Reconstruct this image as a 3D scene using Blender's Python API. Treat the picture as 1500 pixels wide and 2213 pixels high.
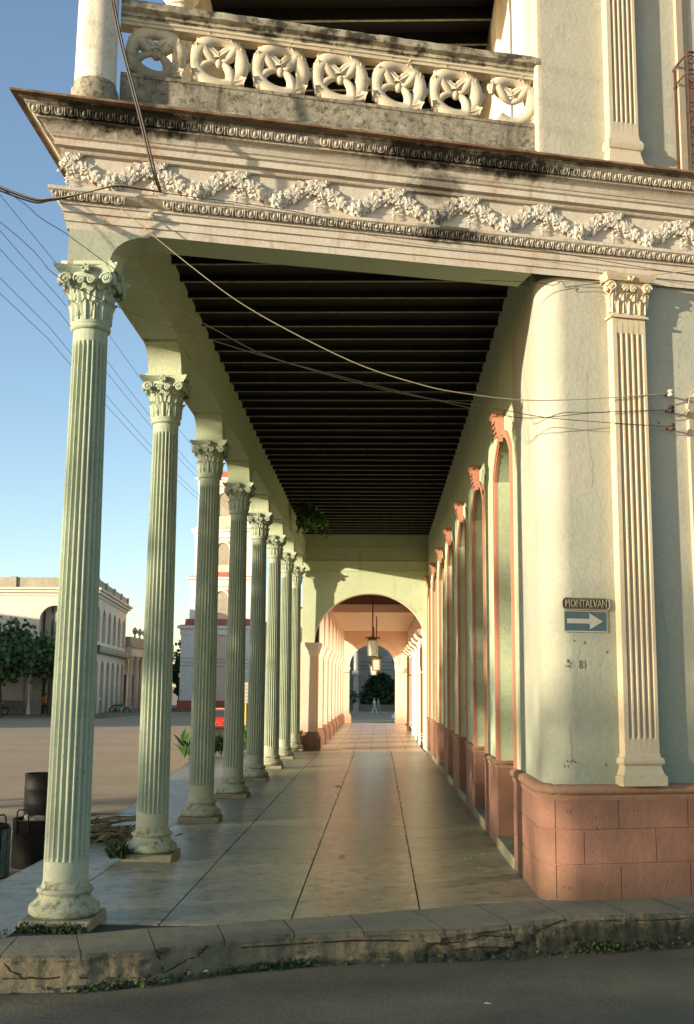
import bpy, math, random
import numpy as np
from mathutils import Vector, Matrix
random.seed(7); rng = np.random.default_rng(7)
R = math.radians
for o in list(bpy.data.objects): bpy.data.objects.remove(o)
scene = bpy.context.scene; COL = scene.collection

# ------------------------------------------------------------------ camera
EYE = Vector((0, 0, 2.3))
cam_d = bpy.data.cameras.new('camera'); cam = bpy.data.objects.new('camera', cam_d); COL.objects.link(cam)
cam_d.sensor_fit = 'HORIZONTAL'; cam_d.sensor_width = 56; cam_d.lens = 90; cam_d.clip_end = 3000; cam_d.clip_start = .1
fwd = Vector((-.02963, .98755, .15445)); up = Vector((-.00392, -.15455, .98798)); rt = fwd.cross(up).normalized(); up = rt.cross(fwd).normalized()
cam.matrix_world = Matrix(((rt.x, up.x, -fwd.x, EYE.x), (rt.y, up.y, -fwd.y, EYE.y), (rt.z, up.z, -fwd.z, EYE.z), (0, 0, 0, 1)))
scene.camera = cam
# ------------------------------------------------------------------ sky, sun, exposure
SUN_EL, SUN_AZ = R(8.0), R(32)          # light travels towards +x, +y
world = bpy.data.worlds.new('World'); scene.world = world; world.use_nodes = True
wn = world.node_tree; bg = wn.nodes['Background']; sky_n = wn.nodes.new('ShaderNodeTexSky'); sky_n.sky_type = 'NISHITA'
sky_n.sun_disc = False; sky_n.sun_elevation = SUN_EL; sky_n.sun_rotation = math.atan2(-math.cos(SUN_AZ), -math.sin(SUN_AZ))
sky_n.altitude = 100; sky_n.air_density = .85; sky_n.dust_density = .6; sky_n.ozone_density = 1.3
wn.links.new(sky_n.outputs[0], bg.inputs[0]); bg.inputs[1].default_value = .15
sun_d = bpy.data.lights.new('sun', 'SUN'); sun = bpy.data.objects.new('sun', sun_d); COL.objects.link(sun)
sun_d.energy = 4.5; sun_d.angle = R(.7); sun_d.color = (1, .86, .65)
LD = Vector((math.cos(SUN_EL) * math.cos(SUN_AZ), math.cos(SUN_EL) * math.sin(SUN_AZ), -math.sin(SUN_EL)))
sun.rotation_euler = LD.to_track_quat('-Z', 'Y').to_euler()
vs = scene.view_settings; vs.view_transform = 'Standard'; vs.look = 'None'; vs.gamma = 1; vs.exposure = 1.08; vs.use_curve_mapping = False
scene.render.engine = 'CYCLES'
scene.cycles.max_bounces = 8; scene.cycles.diffuse_bounces = 5; scene.cycles.glossy_bounces = 3; scene.cycles.transparent_max_bounces = 8

# ------------------------------------------------------------------ helpers
WM = {}
def wmat(o): return WM.get(o.name, Matrix.Identity(4))
def link(name, data, parent=None, mat=None):
    o = bpy.data.objects.new(name, data); COL.objects.link(o)
    m = mat.copy() if mat is not None else Matrix.Identity(4)
    if parent is not None:
        o.parent = parent; o.matrix_parent_inverse = wmat(parent).inverted()
    o.matrix_basis = m; WM[o.name] = m
    return o
def thing(name, label, cat, loc=(0, 0, 0), group=None):
    o = link(name, None, None, Matrix.Translation(Vector(loc))); o.empty_display_size = .2
    return tag(o, label, cat, group)
def tag(o, label, cat, group=None):
    o['label'] = label; o['category'] = cat
    if group: o['group'] = group
    return o
def setting(o): o['kind'] = 'structure'; return o
def T(x, y, z, rz=0, s=1): return Matrix.Translation((x, y, z)) @ Matrix.Rotation(rz, 4, 'Z') @ Matrix.Diagonal((s, s, s, 1))
class MB:
    def __init__(s): s.v = []; s.f = []; s.m = []
    def add(s, vs_, fs, mi=0, M=None):
        b = len(s.v)
        s.v += [tuple(M @ Vector(p)) for p in vs_] if M is not None else [tuple(p) for p in vs_]
        s.f += [tuple(b + i for i in f) for f in fs]; s.m += [mi] * len(fs); return s
    def box(s, x0, y0, z0, x1, y1, z1, mi=0, M=None):
        v = [(x, y, z) for z in (z0, z1) for y in (y0, y1) for x in (x0, x1)]
        return s.add(v, [(0, 2, 3, 1), (4, 5, 7, 6), (0, 1, 5, 4), (2, 6, 7, 3), (0, 4, 6, 2), (1, 3, 7, 5)], mi, M)
    def cbox(s, x0, y0, z0, x1, y1, z1, c=.01, mi=0, M=None, j=0):
        def rg(z, i, k): 
            return [(x0 + i, y0 + k, z), (x0 + k, y0 + i, z), (x0 + k, y1 - i, z), (x0 + i, y1 - k, z), (x1 - i, y1 - k, z), (x1 - k, y1 - i, z), (x1 - k, y0 + i, z), (x1 - i, y0 + k, z)]
        rings = [rg(z0, c * 1.3, c), rg(z0 + c, c, 0), rg(z1 - c, c, 0), rg(z1, c * 1.3, c)]
        if j: rings = [[tuple(q + random.uniform(-j, j) for q in p) for p in r] for r in rings]
        return s.loft(rings, True, True, mi, M)
    def loft(s, rings, closed=True, caps=True, mi=0, M=None):
        n = len(rings[0]); v = [p for r in rings for p in r]; f = []
        for i in range(len(rings) - 1):
            for k in range(n if closed else n - 1):
                a = i * n + k; b = i * n + (k + 1) % n; f.append((a, b, b + n, a + n))
        if caps and closed:
            f.append(tuple(range(n - 1, -1, -1))); f.append(tuple((len(rings) - 1) * n + k for k in range(n)))
        return s.add(v, f, mi, M)
    def lathe(s, prof, n=24, mi=0, M=None, c=(0, 0)):
        return s.loft([[(c[0] + r * math.cos(2 * math.pi * k / n), c[1] + r * math.sin(2 * math.pi * k / n), z) for k in range(n)] for r, z in prof], True, True, mi, M)
    def tube(s, pts, r, n=6, mi=0, M=None, close=False):
        pts = [Vector(p) for p in pts]; rings = []; ref = None
        for i, p in enumerate(pts):
            if close: d = pts[(i + 1) % len(pts)] - pts[i - 1]
            else: d = pts[min(i + 1, len(pts) - 1)] - pts[max(i - 1, 0)]
            d.normalize()
            if ref is None: ref = Vector((0, 0, 1)) if abs(d.z) < .9 else Vector((1, 0, 0))
            a = d.cross(ref).normalized(); ref = a.cross(d).normalized()
            rr = r[i] if isinstance(r, (list, tuple)) else r
            rings.append([p + a * (rr * math.cos(2 * math.pi * k / n)) + ref * (rr * math.sin(2 * math.pi * k / n)) for k in range(n)])
        if close: rings.append(rings[0])
        return s.loft(rings, True, not close, mi, M)
    def ball(s, c, r, n=8, mi=0, M=None, j=0):
        r = (r, r, r) if not isinstance(r, (tuple, list)) else r; h = max(4, n // 2 + 1); rings = []
        for i in range(h + 1):
            th = math.pi * i / h; q = max(math.sin(th), .02)
            rings.append([(c[0] + r[0] * q * math.cos(2 * math.pi * k / n) * (1 + random.uniform(-j, j)), c[1] + r[1] * q * math.sin(2 * math.pi * k / n) * (1 + random.uniform(-j, j)), c[2] - r[2] * math.cos(th)) for k in range(n)])
        return s.loft(rings, True, True, mi, M)
    def poly(s, pts, d, mi=0, M=None):            # extrude a 3d polygon by vector d
        d = Vector(d); a = [Vector(p) for p in pts]; n = len(a)
        f = [tuple(range(n - 1, -1, -1)), tuple(range(n, 2 * n))] + [(k, (k + 1) % n, (k + 1) % n + n, k + n) for k in range(n)]
        return s.add(a + [p + d for p in a], f, mi, M)
    def mesh(s, name, mats, smooth=None):
        me = bpy.data.meshes.new(name); me.from_pydata(s.v, [], s.f)
        for m in (mats if isinstance(mats, (list, tuple)) else [mats]): me.materials.append(m)
        me.polygons.foreach_set('material_index', s.m); me.validate(); me.update()
        if smooth is not None:
            me.shade_smooth(); me.set_sharp_from_angle(angle=R(smooth))
        return me
    def build(s, name, mats, parent=None, smooth=None, mat=None): return link(name, s.mesh(name, mats, smooth), parent, mat)

# ------------------------------------------------------------------ materials
def mat(name, base, var=None, vs_=1.2, amt=.6, fine=.12, bump=.25, bs=40, rough=.85, dirt=None, spots=None, metal=0, low=None, objvar=0, spec=.3, brick=None, streak=None, worn=None, streak3=None):
    m = bpy.data.materials.new(name); m.use_nodes = True; nt = m.node_tree; N = nt.nodes; L = nt.links; b = N['Principled BSDF']
    def nd(t, **k):
        x = N.new(t)
        for a, v in k.items(): setattr(x, a, v)
        return x
    g = nd('ShaderNodeNewGeometry'); pos = g.outputs['Position']
    def noise(scale, detail=4, rgh=.6, vec=pos, stretch=None):
        if stretch:
            mp = nd('ShaderNodeMapping'); mp.inputs['Scale'].default_value = stretch; L.new(vec, mp.inputs[0]); vec = mp.outputs[0]
        t = nd('ShaderNodeTexNoise'); t.inputs['Scale'].default_value = scale; t.inputs['Detail'].default_value = detail; t.inputs['Roughness'].default_value = rgh
        L.new(vec, t.inputs['Vector']); return t.outputs['Fac']
    def ramp(x, a, c):
        r = nd('ShaderNodeMapRange'); r.inputs[1].default_value = a; r.inputs[2].default_value = c; L.new(x, r.inputs[0]); return r.outputs[0]
    def math_(op, a, c):
        x = nd('ShaderNodeMath', operation=op)
        for i, q in enumerate((a, c)):
            if isinstance(q, (int, float)): x.inputs[i].default_value = q
            else: L.new(q, x.inputs[i])
        return x.outputs[0]
    def mix(a, c, f, mode='MIX'):
        x = nd('ShaderNodeMix', data_type='RGBA', blend_type=mode)
        for i, q in ((6, a), (7, c)):
            if isinstance(q, tuple): x.inputs[i].default_value = (*q, 1)
            else: L.new(q, x.inputs[i])
        if isinstance(f, (int, float)): x.inputs[0].default_value = f
        else: L.new(f, x.inputs[0])
        return x.outputs[2]
    col = base
    if var: col = mix(base, var, math_('MULTIPLY', ramp(noise(vs_, 5), .36, .66), amt))
    if low:                                     # different paint / splash zone near the ground: (colour, z0, z1)
        sp = nd('ShaderNodeSeparateXYZ'); L.new(pos, sp.inputs[0])
        zz = math_('ADD', sp.outputs[2], math_('MULTIPLY', math_('SUBTRACT', noise(.9, 4), .5), low[3] if len(low) > 3 else 1.5))
        col = mix(low[0], col, ramp(zz, low[1], low[2]))
    if streak: col = mix(col, streak[0], math_('MULTIPLY', ramp(noise(streak[1], 5, .65, pos, (1, 1, .12)), streak[2], streak[2] + .16), streak[3]))
    if dirt: col = mix(col, dirt[0], math_('MULTIPLY', ramp(noise(dirt[1], 6, .7), dirt[2], dirt[2] + .14), dirt[3]))
    if streak3: col = mix(col, streak3[0], math_('MULTIPLY', ramp(noise(3, 6, .7, pos, (.35, 2.2, 1)), streak3[2], streak3[2] + .12), streak3[3]))
    if spots:
        acc = None; nz = math_('SUBTRACT', noise(7, 6, .75), .5)
        for (c, r, k) in spots[1]:
            sb = nd('ShaderNodeVectorMath', operation='SUBTRACT'); L.new(pos, sb.inputs[0]); sb.inputs[1].default_value = c
            dv = nd('ShaderNodeVectorMath', operation='DIVIDE'); L.new(sb.outputs[0], dv.inputs[0]); dv.inputs[1].default_value = r
            ln = nd('ShaderNodeVectorMath', operation='LENGTH'); L.new(dv.outputs[0], ln.inputs[0])
            f = math_('MULTIPLY', ramp(math_('ADD', ln.outputs['Value'], math_('MULTIPLY', nz, 2.4)), 1.25, .6), k)
            acc = f if acc is None else math_('MAXIMUM', acc, f)
        col = mix(col, spots[0], acc)
    fn = noise(bs, 3, .6)
    if fine: col = mix(col, mix((1 - fine,) * 3, (1 + fine,) * 3, ramp(fn, .3, .7)), 1.0, 'MULTIPLY')
    if objvar:
        oi = nd('ShaderNodeObjectInfo'); col = mix(col, mix((1 - objvar,) * 3, (1 + objvar,) * 3, oi.outputs['Random']), 1.0, 'MULTIPLY')
    if isinstance(col, tuple): b.inputs['Base Color'].default_value = (*col, 1)
    else: L.new(col, b.inputs['Base Color'])
    b.inputs['Roughness'].default_value = rough; b.inputs['Metallic'].default_value = metal; b.inputs['Specular IOR Level'].default_value = spec
    if worn:                                    # polished by feet along a walking line x = worn[0]
        sx_ = nd('ShaderNodeSeparateXYZ'); L.new(pos, sx_.inputs[0]); dx_ = math_('ABSOLUTE', math_('SUBTRACT', sx_.outputs[0], worn[0]), 0)
        w_ = ramp(math_('ADD', dx_, math_('MULTIPLY', math_('SUBTRACT', noise(1.2, 3, .5), .5), .35)), worn[1], worn[2])
        rr_ = nd('ShaderNodeMapRange'); rr_.inputs[3].default_value = worn[3]; rr_.inputs[4].default_value = worn[4]; L.new(w_, rr_.inputs[0]); L.new(rr_.outputs[0], b.inputs['Roughness'])
    if bump:
        bp = nd('ShaderNodeBump'); bp.inputs['Strength'].default_value = bump; bp.inputs['Distance'].default_value = .02
        L.new(math_('ADD', math_('MULTIPLY', fn, .5), noise(bs * .18, 5)), bp.inputs['Height']); L.new(bp.outputs[0], b.inputs['Normal'])
    m['n'] = 1
    return m
SA = R(14.7); FU = Vector((math.cos(SA), math.sin(SA), 0)); FN = Vector((math.sin(SA), -math.cos(SA), 0)); FO = Vector((-3.05, 11.02, 0))
def FP(s, p, z): q = FO + FU * s + FN * p; return Vector((q.x, q.y, z))
FM = Matrix(((FU.x, FN.x, 0, FO.x), (FU.y, FN.y, 0, FO.y), (0, 0, 1, 0), (0, 0, 0, 1)))      # local (s, p, z)

MINT = (.41, .455, .285)
m_green = mat('mint_plaster', MINT, (.48, .52, .36), 1.1, .7, dirt=((.16, .18, .08), 1.3, .60, .55), streak=((.20, .21, .11), 3, .60, .5), bs=30)
m_col = mat('mint_column_paint', (.355, .392, .285), (.29, .335, .228), 2, .9, dirt=((.12, .095, .06), 15, .585, .75), streak=((.19, .195, .115), 7, .565, .6), low=((.35, .35, .235), .0, 1.0, .6), bs=55, bump=.25, objvar=.05)
m_imp = mat('pale_impost_limewash', (.40, .41, .30), (.36, .38, .27), 3, .7, dirt=((.2, .18, .11), 6, .62, .5), bs=30)
m_base = mat('weathered_mint_base', (.35, .375, .255), (.27, .27, .17), 4, .8, dirt=((.06, .052, .032), 12, .51, .8), bs=50, bump=.35)
m_plinth = mat('worn_plinth_stone', (.25, .215, .135), (.17, .17, .10), 6, .8, dirt=((.09, .07, .05), 9, .58, .8), bs=40, bump=.5)
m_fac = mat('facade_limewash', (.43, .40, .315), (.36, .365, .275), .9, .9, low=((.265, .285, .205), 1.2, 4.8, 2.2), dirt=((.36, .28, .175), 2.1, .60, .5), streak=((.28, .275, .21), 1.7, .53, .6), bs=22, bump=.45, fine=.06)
ENT = (.56, .505, .41)
m_ent = mat('entablature_plaster', ENT, (.52, .42, .32), 1.6, .7, dirt=((.42, .23, .12), 3.2, .56, .6), streak=((.20, .155, .10), 4, .57, .65), bs=45, bump=.3,
    spots=((.035, .03, .02), [(tuple(FP(.35, .3, 8.15)), (.95, .95, .15), 1), (tuple(FP(1.8, .35, 8.21)), (1.2, 1.2, .05), .8), (tuple(FP(3.6, .3, 8.14)), (.75, .75, .12), 1), (tuple(FP(4.6, .3, 8.13)), (.7, .7, .11), 1), (tuple(FP(3.75, .15, 7.85)), (.3, .3, .2), .7), (tuple(FP(3.9, .12, 7.33)), (.4, .3, .09), .9), (tuple(FP(6.2, .45, 8.23)), (2.5, 1.6, .035), .9), (tuple(FP(.1, .45, 8.23)), (1.6, .5, .04), .9)]))
m_orn = mat('ornament_plaster', (.55, .50, .41), (.50, .42, .33), 3, .6, dirt=((.25, .2, .13), 6, .63, .5), bs=60, bump=.2,
    spots=((.04, .035, .025), [(tuple(FP(.35, .3, 8.15)), (.85, .85, .15), 1), (tuple(FP(3.6, .3, 8.14)), (.75, .75, .12), 1), (tuple(FP(4.7, .3, 8.13)), (.7, .7, .11), 1), (tuple(FP(3.85, .06, 7.55)), (.28, .3, .2), .55), (tuple(FP(3.95, .12, 7.33)), (.45, .3, .09), .9)]))
m_bal = mat('balustrade_plaster', (.58, .50, .36), (.52, .41, .26), 4, .6, dirt=((.20, .15, .09), 7, .62, .55), bs=70, bump=.2,
    spots=((.16, .14, .09), [(tuple(FP(.55, .05, 9.0)), (.45, .5, .35), .8)]))
m_rail = mat('mouldy_rail_stone', (.50, .44, .31), (.20, .18, .12), 3.5, .95, dirt=((.035, .03, .022), 4, .45, .95), bs=50, bump=.45)
m_rail2 = mat('balustrade_base_stone', (.34, .30, .215), (.19, .175, .12), 6, .9, dirt=((.05, .045, .03), 16, .50, .8), streak=((.03, .028, .02), 2.2, .55, .8), bs=60, bump=.5)
m_lip = mat('rust_stained_cornice_edge', (.13, .07, .04), (.30, .2, .12), 5, .8, bs=60, bump=.4)
m_pil = mat('ochre_pilaster', (.56, .455, .29), (.52, .44, .32), 2, .6, low=((.44, .38, .25), 1.2, 2.2, .5), dirt=((.3, .22, .13), 6, .66, .5), bs=50, bump=.2)
m_dado = mat('terracotta_dado', (.265, .132, .085), (.185, .096, .06), 1.7, .9, low=((.15, .088, .052), -.1, .5, .5), dirt=((.55, .36, .25), 14, .70, .6), streak=((.17, .10, .06), 2.5, .56, .6), bs=55, bump=.4, objvar=.07)
m_dadoT = mat('chipped_terracotta_moulding', (.29, .14, .085), (.28, .20, .12), 7, .8, dirt=((.12, .08, .05), 10, .62, .6), bs=60, bump=.45)
m_trim = mat('pink_trim', (.47, .205, .13), (.43, .21, .14), 3, .5, bs=60, bump=.15)
m_up = mat('upper_cream_plaster', (.54, .48, .37), (.48, .41, .30), 1.4, .6, bs=30)
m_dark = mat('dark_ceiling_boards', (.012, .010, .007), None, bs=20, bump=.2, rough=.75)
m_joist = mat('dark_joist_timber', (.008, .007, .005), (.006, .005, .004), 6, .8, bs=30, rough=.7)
m_jedge = mat('bounce_lit_joist_underside', (.46, .42, .30), (.22, .19, .13), 9, .8, bs=60, rough=.7)  # pale colour paints the floor's bounce light onto the joist undersides
m_floor = mat('polished_cement_slab', (.215, .203, .128), (.285, .262, .165), 2.2, .8, dirt=((.085, .082, .05), 5, .49, .85), bs=45, bump=.12, rough=.36, objvar=.10, spec=.5, worn=(-.25, -.1, 1.8, .17, .42), streak3=((.30, .26, .16), 0, .58, .4))
m_joint = mat('dark_floor_joint', (.045, .04, .028), bs=50)
m_kerb = mat('kerb_concrete', (.215, .19, .12), (.16, .148, .092), 3, .8, dirt=((.12, .10, .065), 5, .57, .7), bs=35, bump=.5, objvar=.06)
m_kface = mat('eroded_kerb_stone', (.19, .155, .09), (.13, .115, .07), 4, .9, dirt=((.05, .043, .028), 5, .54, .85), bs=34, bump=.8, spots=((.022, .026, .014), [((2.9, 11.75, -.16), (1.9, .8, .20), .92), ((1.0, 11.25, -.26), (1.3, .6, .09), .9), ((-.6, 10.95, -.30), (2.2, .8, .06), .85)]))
m_road = mat('asphalt', (.150, .132, .080), (.092, .084, .053), .9, .9, dirt=((.18, .16, .10), 26, .58, .6), streak3=((.075, .067, .045), 0, .56, .5), bs=75, bump=.5, fine=.35, rough=.9)
m_plaza = mat('dusty_plaza_asphalt', (.40, .30, .18), (.31, .24, .15), .35, .8, dirt=((.46, .36, .23), 1.2, .56, .5), streak3=((.26, .205, .135), 0, .55, .5), bs=60, bump=.3, rough=.9)
m_pink = mat('salmon_plaster', (.74, .53, .41), (.72, .56, .43), .8, .7, low=((.60, .30, .20), .2, 1.1, .5), bs=30, bump=.2)
m_peach = mat('peach_plaster', (.80, .67, .53), (.77, .60, .47), .9, .7, bs=30, bump=.15)
m_white = mat('white_paint', (.80, .75, .63), (.72, .66, .55), 3, .5, dirt=((.35, .2, .1), 5, .68, .6), bs=60, bump=.1, rough=.6)
m_weed = mat('weed_leaf', (.03, .052, .016), (.06, .075, .022), 8, .7, bump=0, fine=0, rough=.7)
m_leaf = mat('tree_leaf', (.05, .095, .03), (.08, .14, .04), 2.2, .8, bump=0, fine=0, rough=.6)
m_leafd = mat('dark_leaf', (.02, .045, .016), (.035, .07, .02), 1.5, .8, bump=0, fine=0, rough=.6)
m_bark = mat('bark', (.10, .075, .05), (.06, .045, .03), 6, .8, bs=30, bump=.6)
m_cable = mat('cable', (.055, .045, .03), bump=0, fine=0, rough=.6)
m_cablel = mat('old_pale_cable', (.34, .28, .17), bump=0, fine=0, rough=.6)
m_iron = mat('rusty_iron', (.105, .042, .022), (.06, .028, .018), 14, .8, bs=90, bump=.2, rough=.7)
m_black = mat('black_metal', (.012, .011, .009), (.028, .019, .013), 12, .7, bs=70, bump=.2, rough=.6)
m_bin = mat('peeling_blue_bin', (.10, .16, .14), (.05, .05, .04), 9, .8, dirt=((.20, .11, .05), 9, .60, .7), bs=60, bump=.3)
m_blue = mat('blue_sign_enamel', (.07, .115, .125), (.055, .09, .10), 9, .6, bump=.03, fine=.05, rough=.45)
m_swhite = mat('sign_white', (.42, .39, .31), bump=.03, fine=.06, rough=.5)
m_plate = mat('cast_sign_metal', (.30, .27, .18), (.22, .2, .13), 20, .6, bs=90, bump=.2, rough=.6)
m_plated = mat('cast_sign_ground', (.10, .075, .04), bs=90, bump=.2, rough=.7)
m_scratch = mat('scratched_plaster', (.12, .105, .07), bump=0, fine=0)
m_glass = mat('lantern_glass', (.78, .80, .74), bump=0, fine=0, rough=.15, spec=.5)
m_glass.node_tree.nodes['Principled BSDF'].inputs['Transmission Weight'].default_value = .55
m_brass = mat('brass', (.38, .27, .10), bump=0, rough=.45, metal=.8)
m_dry = mat('dry_frond', (.20, .15, .075), (.11, .10, .05), 9, .8, bump=.1)
m_skin = mat('skin', (.36, .19, .11), bump=0, fine=0, rough=.6)
m_hair = mat('hair', (.02, .015, .012), bump=0, fine=0)
m_hairl = mat('grey_hair', (.35, .30, .24), bump=0, fine=0)
def cloth(n, c): return mat(n, c, bump=0, fine=0, rough=.9)
m_old = mat('grey_old_plaster', (.74, .64, .50), (.66, .56, .43), .35, .8, dirt=((.42, .34, .25), .9, .58, .6), low=((.48, .42, .32), .2, 2.6, 1), bs=4, bump=.2)
m_olds = mat('parapet_plaster', (.40, .35, .25), (.29, .25, .18), .6, .8, bs=4, bump=.2)
m_church = mat('church_apricot', (.74, .54, .38), (.78, .62, .46), .3, .5, bs=4, bump=.1)
m_churchw = mat('church_white', (.80, .75, .66), (.74, .68, .60), .4, .5, bs=4, bump=.1)
m_redband = mat('church_red_tile', (.42, .13, .075), (.36, .12, .08), 1, .6, bs=5, bump=.3)
m_shade = mat('dark_opening', (.045, .04, .032), bump=0, fine=0)
m_red = mat('red_car_paint', (.50, .035, .02), bump=0, fine=0, rough=.25, spec=.5)
m_cglass = mat('car_glass', (.04, .045, .045), bump=0, fine=0, rough=.05, spec=.6)
m_rubber = mat('rubber', (.02, .02, .02), bump=0, fine=0)
m_chrome = mat('chrome', (.5, .5, .48), bump=0, fine=0, rough=.3, metal=1)
m_yellow = mat('yellow_paint', (.62, .42, .06), bump=0, fine=0, rough=.6)
m_grey = mat('grey_concrete_wall', (.38, .36, .31), (.24, .22, .18), .7, .9, dirt=((.12, .12, .09), .9, .56, .7), bs=8, bump=.3)
m_trash = mat('trash', (.5, .42, .3), (.35, .2, .1), 14, .9, bump=.2)
m_win = mat('window_frame_cream', (.46, .37, .25), (.42, .35, .26), 4, .5, bs=50, bump=.12)

# ------------------------------------------------------------------ ground, pavement, kerb
def zf(x, y):                    # the pavement rises a little towards the right of the corner
    t = min(max((x - .8) / 1.4, 0), 1); return .08 * t * min(max((15.2 - y) / 2, 0), 1)
m = MB(); m.add([(-700, -60, -.33), (700, -60, -.33), (700, 1400, -.33), (-700, 1400, -.33)], [(0, 1, 2, 3)])
setting(m.build('ground', m_plaza))
BK = [(-4.6, 9.55), (-3.32, 10.68), (-2.81, 10.77), (-2.21, 11.09), (-1.57, 11.29), (-.95, 11.57), (-.29, 11.84), (.35, 12.15), (1.02, 12.38), (1.66, 12.42), (2.29, 12.46), (2.91, 12.60), (3.6, 12.78), (4.6, 13.04), (5.8, 13.36)]
FR = [(-4.7, 9.30), (-3.24, 9.93), (-2.56, 10.02), (-1.97, 10.27), (-1.41, 10.68), (-.79, 10.98), (-.14, 11.14), (.64, 11.27), (1.29, 11.41), (1.85, 11.60), (2.52, 11.70), (3.14, 11.82), (3.85, 12.0), (4.9, 12.3), (6.1, 12.6)]
def kz(x): return -.30 + (.05 * max(0, (x - 2) / 1.2) if x > 2 else 0)
# road sheet, near street
m = MB(); xs = [-14, -8] + [p[0] for p in FR] + [9, 16]
def fy(x):
    return float(np.interp(x, [p[0] for p in FR], [p[1] for p in FR])) if FR[0][0] <= x <= FR[-1][0] else (FR[0][1] + (x - FR[0][0]) * .3 if x < 0 else FR[-1][1] + (x - FR[-1][0]) * .27)
rows = [[(x, fy(x) + .12, kz(x)) for x in xs], [(x, fy(x) - .5, kz(x) + .01) for x in xs], [(x, fy(x) - 2.5, kz(x) + .03) for x in xs], [(x, -9, kz(x)) for x in xs]]
m.loft(rows, False, False); setting(m.build('road', m_road, smooth=60))
# base sheet of the portico floor (seen only as dark joints)
EDGE = [(-4.47, 9.6), (-4.47, 15.2), (-4.6, 19.4), (-5.07, 26), (-5.78, 34.3), (-6.4, 41.3), (-7.4, 50), (-9, 62), (-10, 75)]
ex = lambda y: float(np.interp(y, [e[1] for e in EDGE], [e[0] for e in EDGE]))
m = MB(); ys = [10.2, 12.3, 13.2, 15.2, 19.4, 26, 34.3, 41.3, 50, 62, 73]
for i in range(len(ys) - 1):
    a, b = ys[i], ys[i + 1]
    lo = [(ex(a), a), (-3.3, max(a, 10.6)), (-1.5, max(a, 11.35)), (.3, max(a, 12.15)), (1.0, max(a, 12.4)), (2.6, max(a, 12.5))]
    hi = [(ex(b), b), (-3.3, b), (-1.5, b), (.3, b), (1.0, b), (2.6, b)]
    m.loft([[(x, y, zf(x, y) - .012) for x, y in lo], [(x, y, zf(x, y) - .012) for x, y in hi]], False, False)
pave = setting(m.build('pavement', m_joint))
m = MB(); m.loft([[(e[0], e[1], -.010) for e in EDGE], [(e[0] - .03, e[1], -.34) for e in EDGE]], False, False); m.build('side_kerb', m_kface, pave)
# floor slabs
SX = [-3.41, -2.13, -.87, .43, 1.80]; SY0 = 12.56 - 1.30
def slab(x0, y0, x1, y1, z=.0, cut=True):
    mb = MB(); g = .008; t = .012
    pts = [(x0 + g, y0), (x1 - g, y0), (x1 - g, y1), (x0 + g, y1)]
    if cut:
        pts = [(px, max(py, float(np.interp(px, [b[0] for b in BK], [b[1] for b in BK])) + .012)) for px, py in pts]
        pts = [pts[0]] + [(bx, max(y0, by + .012)) for bx, by in BK if pts[0][0] < bx < pts[1][0] and y0 - .05 < by < y1] + pts[1:]
    y0g = .0045
    pts = [(px, py + y0g) for px, py in pts[:-2]] + [(px, py - y0g) for px, py in pts[-2:]]
    zz = [zf(*p) + z for p in pts]
    mb.loft([[(p[0], p[1], q - t) for p, q in zip(pts, zz)], [(p[0], p[1], q) for p, q in zip(pts, zz)]])
    return mb.build('paving_slab', m_floor, pave)
for k in range(24):
    y0 = SY0 + 1.30 * k; y1 = min(y0 + 1.30, 41.25)
    for i in range(4):
        if y1 > np.interp(SX[i], [b[0] for b in BK], [b[1] for b in BK]) + .06:
            slab(SX[i], y0, SX[i + 1], y1, random.uniform(0, .0015))
    yy0, yy1 = y0 - .2, y1 - .2
    if k: 
        mb = MB(); g = .008; pts = [(ex(yy0) + .02, yy0 + .004), (-3.41 - g, yy0 + .004), (-3.41 - g, yy1), (ex(yy1) + .02, yy1)]
        mb.loft([[(x, y, -.012) for x, y in pts], [(x, y, 0) for x, y in pts]]); mb.build('paving_slab', m_floor, pave)
    elif k == 0:
        mb = MB(); pts = [(-4.45, 9.75), (-3.42, 10.62), (-3.42, yy1), (-4.45, yy1)]
        mb.loft([[(x, y, -.012) for x, y in pts], [(x, y, 0) for x, y in pts]]); mb.build('paving_slab', m_floor, pave)
# kerb: paving band of slabs with a rounded worn nose, one continuous eroded face below it
def ero(x): return .010 * math.sin(x * 5.1 + .4) + .007 * math.sin(x * 12.7) + .006 * math.sin(x * 29 + 2) + .004 * math.sin(x * 61)
for i in range(len(BK) - 1):
    a, b, c, d = BK[i], BK[i + 1], FR[i + 1], FR[i]; nseg = 16; g = .004; rk = random.Random(40 + i)
    lerp = lambda p, q, t: (p[0] + (q[0] - p[0]) * t, p[1] + (q[1] - p[1]) * t)
    ts = [k / nseg for k in range(nseg + 1)]; gx = [g if k == 0 else -g if k == nseg else 0 for k in range(nseg + 1)]
    back = [(p[0] + q, p[1]) for p, q in zip([lerp(a, b, t) for t in ts], gx)]
    frnt = [(p[0] + q, fy(p[0]) + ero(p[0])) for p, q in zip([lerp(d, c, t) for t in ts], gx)]
    zt = lambda p, q=0: zf(p[0], 11.5) + q
    def blend(t, dz, dy=0): return [(p[0] + (q[0] - p[0]) * t, p[1] + (q[1] - p[1]) * t + dy, zt(q, dz + rk.uniform(-.0012, .0012))) for p, q in zip(back, frnt)]
    rows = [blend(0, -.06), blend(0, 0), blend(.5, 0), blend(.86, -.002), blend(.95, -.010), blend(1, -.026), blend(1, -.05, -.004)]
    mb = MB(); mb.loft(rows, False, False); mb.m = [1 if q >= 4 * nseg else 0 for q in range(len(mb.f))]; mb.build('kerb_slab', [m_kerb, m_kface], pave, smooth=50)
mb = MB(); nx = 420; rows = []; rk = random.Random(9); X0, X1 = FR[0][0], FR[-1][0]
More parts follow.
